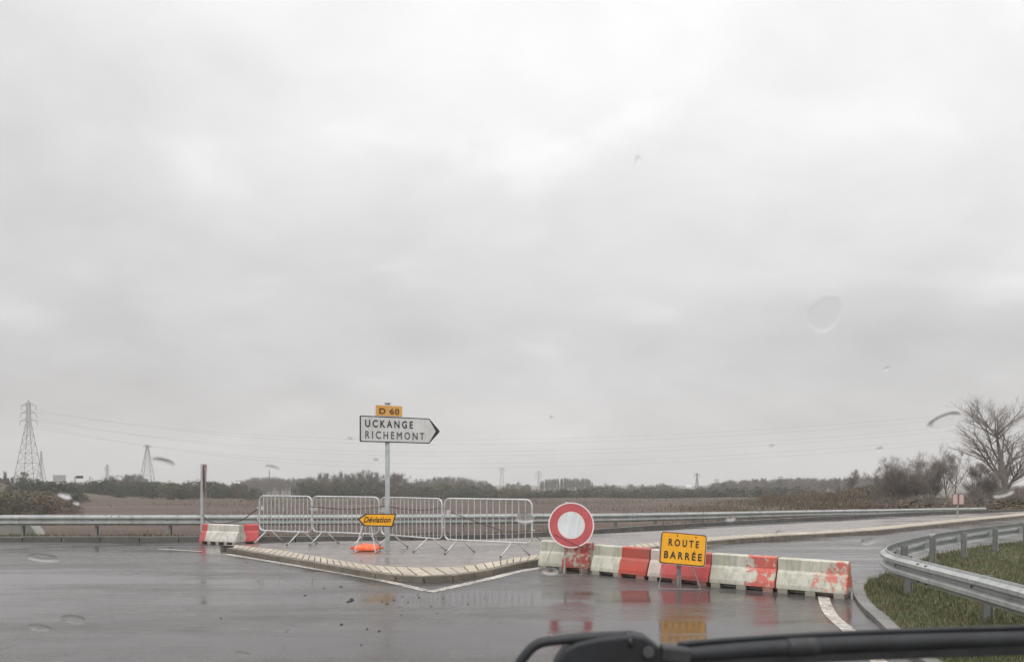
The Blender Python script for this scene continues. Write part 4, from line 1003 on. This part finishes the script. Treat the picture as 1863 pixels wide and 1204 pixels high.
cluster('thicket_shrub', 'leafless brown shrub in the thicket under the right-hand trees', 'shrub', 'thicket under the right trees', THK, 38, 1595, 1960, 46, 66, [(1595, 892), (1650, 880), (1720, 893), (1790, 884), (1960, 860)], (0.8, 1.2), 1, 9)
cluster('dead_bush', 'low brown bush along the road edge below the right-hand thicket', 'bush', 'low bushes below the right thicket', BROW + OLIV, 40, 1560, 1960, 44, 56, [(1560, 905), (1650, 900), (1800, 898), (1960, 890)], (1.0, 1.8), 0.5, 6)
def lone(name, label, cat, me, px, top, Y, wf):
    X = XP(px, Y); zb = float(ground_z(X, Y)) - 0.1; h = H - (top - HOR) * Y / F - zb
    o = bpy.data.objects.new(name, me); C.objects.link(o); o.location = (X, Y, zb); o.scale = (h * wf, h * wf, h); tag(o, label, cat)
lone('round_bush', 'rounded bush at the foot of the large left pylon', 'bush', OLIV[1], 44, 853, 152, 0.75)
lone('round_tree', 'round-topped dark tree right of the far gantry sign', 'tree', OLIV[2], 161, 859, 180, 0.45)
lone('bare_tree', 'narrow bare tree at the left edge of the view left of the large pylon', 'tree', POPL[0], 8, 853, 170, 0.5)

# ------------------------------------------------------------------ pylons, far buildings, cables
def lattice(q, h, wb, wt, z1, wd, bays):
    """four legs from half-width wb to wt at z1, with horizontals and cross braces"""
    def hw(z): return wb + (wt - wb) * min(1, z / z1)
    zs = [0]; 
    for k in range(bays): zs.append(z1 * (1 - (1 - (k + 1) / bays) ** 1.25))
    for sx in (-1, 1):
        for sy in (-1, 1): q.bar((sx * wb, sy * wb, 0), (sx * wt, sy * wt, z1), wd); q.bar((sx * wt, sy * wt, z1), (sx * wt * .8, sy * wt * .8, h * 0.97), wd)
    for a, b in zip(zs, zs[1:]):
        A, B = hw(a), hw(b)
        for s_ in (-1, 1):
            q.bar((-A, s_ * A, a), (B, s_ * B, b), wd * .6); q.bar((A, s_ * A, a), (-B, s_ * B, b), wd * .6)
            q.bar((s_ * A, -A, a), (s_ * B, B, b), wd * .6); q.bar((-B, s_ * B, b), (B, s_ * B, b), wd * .6); q.bar((s_ * B, -B, b), (s_ * B, B, b), wd * .6)
    n = 6
    for k in range(n):
        a, b = z1 + (h * 0.97 - z1) * k / n, z1 + (h * 0.97 - z1) * (k + 1) / n
        for s_ in (-1, 1): q.bar((-wt, s_ * wt, a), (wt, s_ * wt, b), wd * .6); q.bar((s_ * wt, wt, a), (s_ * wt, -wt, b), wd * .6)
def pylon(label, px, top, Y, base_py, wb, wt, arms, z1f, wd, bays=7, rz=0.0, drop=2.2):
    X = XP(px, Y); zb = min(float(ground_z(X, Y)), H - (base_py - HOR) * Y / F); h = H - (top - HOR) * Y / F - zb
    t = thing('pylon', label, 'pylon', (X, Y, zb), rz)
    q = MB(); lattice(q, h, wb, wt, h * z1f, wd, bays); q.bar((-wt * .8, 0, h * .96), (0, 0, h), wd); q.bar((wt * .8, 0, h * .96), (0, 0, h), wd); q.build('tower', MAT['pylon'], t)
    for zf, half in arms:
        q = MB(); z_ = h * zf
        for s_ in (-1, 1):
            for yy in (-wt, wt): q.bar((s_ * wt, yy, z_), (s_ * half, 0, z_ - 0.3), wd * .8)
            q.bar((s_ * wt, 0, z_ + 1.3), (s_ * half, 0, z_ - 0.3), wd * .7)
            q.bar((s_ * wt * 2.2, -wt * .5, z_), (s_ * wt * 2.6, 0, z_ + .9), wd * .5)
        am = q.build('cross_arm', MAT['pylon'], t)
        if drop:
            for s_ in (-1, 1):
                i_ = MB(); i_.bar((s_ * half, 0, z_ - 0.3), (s_ * half * 1.06, 0, z_ - 0.3 - drop), wd * .9); i_.build('insulator', MAT['pylon'], am)
    return t
pylon('large lattice pylon with three pairs of drooping arms at the far left', 52, 727, 400, 893, 6.3, 0.85, ((0.945, 3.7), (0.865, 3.9), (0.785, 4.3)), 0.77, 0.22, 8, R(8))
pylon('smaller distant pylon close behind the large left pylon', 75, 819, 640, 885, 3.6, 0.5, (), 0.8, 0.26, 6)
pylon('narrow tapering pylon with a tiny square head left of the turned signpost', 268, 808, 430, 893, 4.4, 0.62, ((0.955, 2.3),), 0.93, 0.2, 7, R(10), 0)
pylon('faint short pylon behind the bare trees at left', 195, 844, 700, 885, 2.8, 0.6, ((0.9, 2.4), (0.78, 2.6)), 0.7, 0.26, 5)
pylon('pale twin-topped pylon above the rightmost crowd barrier', 913, 850, 620, 888, 2.2, 1.1, ((0.93, 2.6),), 0.8, 0.24, 5)
pylon('thin pylon with short arms left of the poplar row', 980, 855, 640, 890, 1.2, 0.4, ((0.9, 2.5), (0.78, 3.0), (0.66, 2.2)), 0.6, 0.24, 5)
pylon('thin dark pylon on the skyline right of the yellow roadworks board', 1268, 860, 560, 890, 1.4, 0.5, ((0.9, 2.0),), 0.7, 0.28, 5)
pylon('faint thin mast above the leftmost crowd barrier', 490, 853, 600, 888, 0.6, 0.25, (), 0.8, 0.22, 5)
def cable(label, pix, r=0.03):
    pts = []
    a, b_, c_ = pix     # left, lowest, right : (px, py, Y)
    for k in range(41):
        t = k / 40; px = a[0] + (c_[0] - a[0]) * t; Y = a[2] + (c_[2] - a[2]) * t
        u = (px - b_[0]); py = b_[1] + (a[1] - b_[1]) * (u / (a[0] - b_[0])) ** 2 if px < b_[0] else b_[1] + (c_[1] - b_[1]) * (u / (c_[0] - b_[0])) ** 2
        pts.append(P(px, py, Y))
    q = MB(); q.tube(pts, r, 5); tag(q.build('power_cable', MAT['wire']), label, 'power cable', 'cables from the large pylon')
for i, (sx, y0, dip) in enumerate(((38, 745, 800), (63, 745, 808), (37, 760, 822), (64, 760, 829), (36, 773, 843), (66, 773, 851))):
    cable(['topmost power cable sagging across the sky from the large left pylon', 'second power cable from the top sagging behind the white arrow sign', 'third power cable from the top sagging below the white arrow sign', 'fourth power cable from the top, just below the third', 'fifth power cable from the top, low above the far trees', 'lowest power cable, sagging closest to the far treetops'][i],
          ((sx, y0, 400), (770, dip, 400), (2000, dip - 75, 400)))
# far gantry sign, grey sign board, houses, pale towers
Y = 185
def farthing(name, label, cat, px, py, Y):
    p = P(px, py, Y); return thing(name, label, cat, p)
g_ = farthing('gantry_sign', 'dark rectangular board on a thin leg above the left scrub', 'sign', 145, 875, 185); s_ = 185 / F
q = MB(); q.box((0, 0, 7.5 * s_), (12 * s_, 0.3, 5 * s_)); q.build('sign_panel', MAT['ink'], g_, bevel=0.03)
q = MB(); q.bar((-8.5 * s_, 0, -1.0), (-8.5 * s_, 0, 8.5 * s_), 0.16); q.bar((-8.5 * s_, 0, 8.3 * s_), (6 * s_, 0, 8.3 * s_), 0.12); q.build('frame', MAT['dark_metal'], g_)
g_ = farthing('road_board', 'pale grey road sign board seen from behind above the left scrub', 'sign', 108, 880, 190); s_ = 190 / F
q = MB(); q.box((0, 0, 9.5 * s_), (23 * s_, 0.2, 14 * s_)); q.build('sign_panel', MAT['sign_back'], g_, bevel=0.04)
for k in (-1, 0, 1):
    q = MB(); q.bar((k * 8 * s_, 0.2, -1.5), (k * 8 * s_, 0.2, 16 * s_), 0.2); q.build('post', MAT['post'], g_)
def house(label, px, py, Y, w_, h_, roof):
    g_ = farthing('house', label, 'house', px, py, Y); s_ = Y / F; w2, hh = w_ * s_, h_ * s_
    q = MB(); q.box((0, 0, hh / 2 - 2), (w2, w2 * .7, hh + 4)); q.build('wall', MAT['sign_white'], g_)
    q = MB(); q.add([(-w2 * .55, -w2 * .4, hh), (w2 * .55, -w2 * .4, hh), (w2 * .55, w2 * .4, hh), (-w2 * .55, w2 * .4, hh), (-w2 * .5, 0, hh * 1.7), (w2 * .5, 0, hh * 1.7)], [(0, 1, 5, 4), (2, 3, 4, 5), (0, 4, 3), (1, 2, 5), (3, 2, 1, 0)]); q.build('roof', MAT[roof], g_)
house('pale distant house showing through the scrub right of the turned signpost', 432, 884, 300, 11, 5, 'sign_white')
house('white distant house low on the skyline above the yellow board', 1253, 892, 420, 11, 6, 'post')
MAT['tower'] = simple('pale_plant_cladding', (0.62, 0.61, 0.58), (0.74, 0.73, 0.70), 0.2, 0.7)
for px, top, wd_, lab in ((1304, 871, 7, 'short pale industrial tower, leftmost of the three over the far wood'), (1335, 874, 9, 'pale broad industrial tower in the middle of the three over the far wood'), (1420, 866, 8, 'slender pale industrial tower, rightmost of the three over the far wood')):
    Yt = 470; s_ = Yt / F; b_ = P(px, 892, Yt); h_ = (892 - top) * s_; r_ = wd_ * s_ / 2
    t = thing('industrial_tower', lab, 'tower', b_)
    q = MB(); q.tube([(0, 0, -4), (0, 0, h_ * .93)], [r_ * 1.05, r_], 20); q.build('shaft', MAT['tower'], t, bevel=0.05)
    q = MB(); q.tube([(0, 0, h_ * .93), (0, 0, h_ * .95), (0, 0, h_)], [r_ * 1.15, r_ * 1.15, r_ * .7], 20); q.build('cap', MAT['concrete'], t)

# ------------------------------------------------------------------ wiper and raindrops on the windscreen
WY = 0.74
wp = thing('windscreen_wiper', 'black windscreen wiper resting across the bottom right of the view', 'wiper', P(1215, 1212, WY))
def wl(px, py, dy=0.0): return P(px, py, WY + dy) - Vector(wp.location)
poly = [(1000, 1225), (1012, 1196), (1026, 1176), (1048, 1165), (1090, 1156), (1150, 1150), (1172, 1155), (1196, 1172), (1210, 1192), (1216, 1225)]
q = MB(); q.plate([(wl(*p).x, wl(*p).z) for p in reversed(poly)], -0.012, 0.015); q.build('arm_head', MAT['black'], wp, bevel=0.003)
q = MB(); q.tube(resample([wl(935, 1225), wl(952, 1196), wl(978, 1171), (wl(1020, 1163)), wl(1085, 1158), wl(1140, 1156)], 0.004), 0.0052, 10); q.build('arm', MAT['black'], wp, True)
bpath = resample([wl(1150, 1204), wl(1215, 1194), wl(1320, 1184), wl(1480, 1174), wl(1680, 1166), wl(1880, 1160), wl(2050, 1156)], 0.008)
q = MB(); n_b = len(bpath); q.tube(bpath, [0.0088 + 0.002 * math.sin(i / n_b * 3.1) - 0.0015 * i / n_b for i in range(n_b)], 10); q.build('blade', MAT['black'], wp, True)
q = MB(); q.tube([p + Vector((0, 0.0, 0.0115)) for p in bpath[6:]], 0.0028, 6); q.build('spoiler_edge', MAT['black'], wp, True)
q = MB()
for i in (20, 52, 84):
    q = MB(); q.tube(bpath[i:i + 5], 0.0108, 12); q.build('blade_sleeve', MAT['wiper_rib'], wp, True)
q = MB(); q.sweep([(0.004, -0.016), (0.006, -0.016), (0.006, -0.006), (0.004, -0.006)], bpath); q.build('rubber_lip', MAT['ink'], wp)
q = MB(); q.box(wl(1228, 1188, -0.006), (0.03, 0.02, 0.016), Matrix.Rotation(R(6), 3, 'Y')); q.build('clip', MAT['wiper_rib'], wp, bevel=0.003)
q = MB(); q.tube([wl(1180, 1186, -0.016), wl(1180, 1186, -0.010)], 0.0062, 14); q.build('pivot_nut', MAT['wiper_rib'], wp, bevel=0.001)
q = MB(); q.tube([wl(1146, 1160, -0.014), wl(1148, 1176, -0.014)], 0.0022, 8); q.build('washer_jet', MAT['ink'], wp, True)

gm = bpy.data.materials.new('rain_water'); gm.use_nodes = True; gb_ = gm.node_tree.nodes['Principled BSDF']
gb_.inputs['Transmission Weight'].default_value = 1.0; gb_.inputs['IOR'].default_value = 1.33; gb_.inputs['Roughness'].default_value = 0.02; gb_.inputs['Base Color'].default_value = (1, 1, 1, 1); gb_.inputs['Specular IOR Level'].default_value = 0.15
def drop(px, py, wpx, hpx, rot, hgt, flatn):
    """pancake drop on the sloping windscreen plane Y = 0.86 - 0.75 (Z - 1.52)"""
    dirv = Vector(((px - CX) / F, 1.0, -(py - HOR) / F)); t = (0.86 + 0.75 * 1.52 - 0.75 * H) / (1 + 0.75 * dirv.z)
    c = Vector((0, 0, H)) + dirv * t; nrm = Vector((0, 1, 0.75)).normalized(); ux = Vector((1, 0, 0)); uy = Vector((0, -0.75, 1)).normalized()
    k = t / F; A, B = wpx * k / 2, hpx * k / 2 * 1.25; rings = 7; seg = 28; vs = []; fs = []; ca, sa = math.cos(R(rot)), math.sin(R(rot))
    rn = random.Random(int(px * 7 + py))
    ph = [rn.uniform(0, 6.28) for _ in range(3)]
    for i in range(rings + 1):
        r = 1 - (i / (rings + 1)) ** 1.6; z_ = hgt * (1 - r ** flatn)
        for j in range(seg):
            an = 2 * math.pi * j / seg; wob = 1 + 0.06 * math.sin(2 * an + ph[0]) + 0.04 * math.sin(3 * an + ph[1])
            x, y = A * r * math.cos(an) * wob, B * r * math.sin(an) * wob; x, y = x * ca - y * sa, x * sa + y * ca
            vs.append(ux * x + uy * y + nrm * z_)
    vs.append(nrm * hgt); top_i = len(vs) - 1; vs.append(Vector()); bot_i = len(vs) - 1
    for i in range(rings):
        for j in range(seg): fs.append((i * seg + j, i * seg + (j + 1) % seg, (i + 1) * seg + (j + 1) % seg, (i + 1) * seg + j))
    for j in range(seg):
        fs.append((rings * seg + j, rings * seg + (j + 1) % seg, top_i)); fs.append(((j + 1) % seg, j, bot_i))
    q = MB(); q.add(vs, fs); o = q.build('raindrop', gm, smooth=True); o.data.set_sharp_from_angle(angle=R(60)); o.location = c; return o
D = [(1161, 292, 9, 14, 0, 0.0010, 3, 'tiny lone raindrop high in the middle of the sky'),
     (637, 799, 9, 7, 0, 0.0010, 3, 'tiny raindrop in the sky just left of the white arrow sign'),
     (684, 838, 8, 9, 0, 0.0012, 3, 'tiny raindrop just left of the grey post below the white arrow sign'),
     (1404, 812, 8, 7, 0, 0.0010, 3, 'tiny raindrop in the low sky above the misty wood'),
     (1600, 817, 11, 8, 20, 0.0012, 3, 'tiny raindrop just above the left end of the right-hand thicket'),
     (1613, 671, 9, 7, 10, 0.0010, 3, 'tiny raindrop in the sky below the large faint one'),
     (216, 868, 14, 6, -10, 0.0010, 3, 'tiny raindrop before the scrub between the two left pylons'),
     (1003, 760, 7, 6, 0, 0.0008, 3, 'tiny raindrop in the sky above the flat-topped poplar row'),
     (441, 1189, 30, 9, -4, 0.0005, 6, 'faint flat raindrop at the bottom of the wet road'),
     (1008, 1152, 26, 9, 0, 0.0006, 6, 'faint flat raindrop just above the wiper arm'),
     (1719, 767, 58, 30, 17, 0.0011, 8, 'large tilted raindrop on the windscreen left of the tall bare tree'),
     (1501, 571, 64, 54, 15, 0.0006, 9, 'large faint round raindrop in the grey sky upper right'),
     (298, 841, 40, 16, -14, 0.0020, 2.5, 'dark raindrop right of the narrow tapering pylon'),
     (496, 851, 26, 9, -14, 0.0016, 2.5, 'small dark raindrop in the sky above the leftmost crowd barrier'),
     (78, 1014, 58, 15, -8, 0.0009, 5, 'long flat raindrop low on the left over the wet road'),
     (118, 901, 26, 12, -14, 0.0022, 2.2, 'bright raindrop in front of the mound at the far left'),
     (139, 915, 12, 6, -14, 0.0012, 2.2, 'tiny bright raindrop just below another before the left mound'),
     (1826, 897, 34, 15, 20, 0.0010, 5, 'tilted raindrop in front of the thicket at the right edge'),
     (1580, 984, 26, 12, 15, 0.0008, 6, 'small oval raindrop over the road left of the curved guardrail'),
     (1001, 1038, 33, 15, 0, 0.0009, 6, 'oval raindrop at the foot of the end barrier block'),
     (955, 942, 34, 19, 0, 0.0008, 6, 'oval raindrop over the right end of the rightmost crowd barrier'),
     (1330, 942, 19, 11, 8, 0.0008, 5, 'small raindrop before the grass verge right of the yellow board'),
     (1416, 968, 12, 7, 10, 0.0007, 4, 'tiny raindrop over the pale road right of the yellow board'),
     (72, 1141, 46, 13, -6, 0.0006, 7, 'faint raindrop at the lower left of the road'),
     (134, 1126, 50, 16, -6, 0.0006, 7, 'faint raindrop slightly right of another at the lower left of the road'),
     (1697, 970, 12, 7, 20, 0.0010, 3, 'tiny dark raindrop before the far arm of the curved guardrail')]
for px, py, a, b, r_, h_, fl, lab in D:
    tag(drop(px, py, a, b, r_, h_, fl), lab, 'raindrop', 'raindrops on the windscreen')

# ------------------------------------------------------------------ drizzle haze
q = MB(); q.box((0, 650, 31), (2900, 1640, 92)); hz = q.build('haze'); hz.display_type = 'WIRE'
hm = bpy.data.materials.new('drizzle_haze'); hm.use_nodes = True; hn = hm.node_tree; hn.nodes.clear()
pv = hn.nodes.new('ShaderNodeVolumePrincipled'); ho = hn.nodes.new('ShaderNodeOutputMaterial'); hn.links.new(pv.outputs[0], ho.inputs['Volume'])
pv.inputs['Color'].default_value = (0.93, 0.93, 0.93, 1); pv.inputs['Density'].default_value = 0.0007; pv.inputs['Anisotropy'].default_value = 0.1
hz.data.materials.append(hm); tag(hz, kind='stuff')
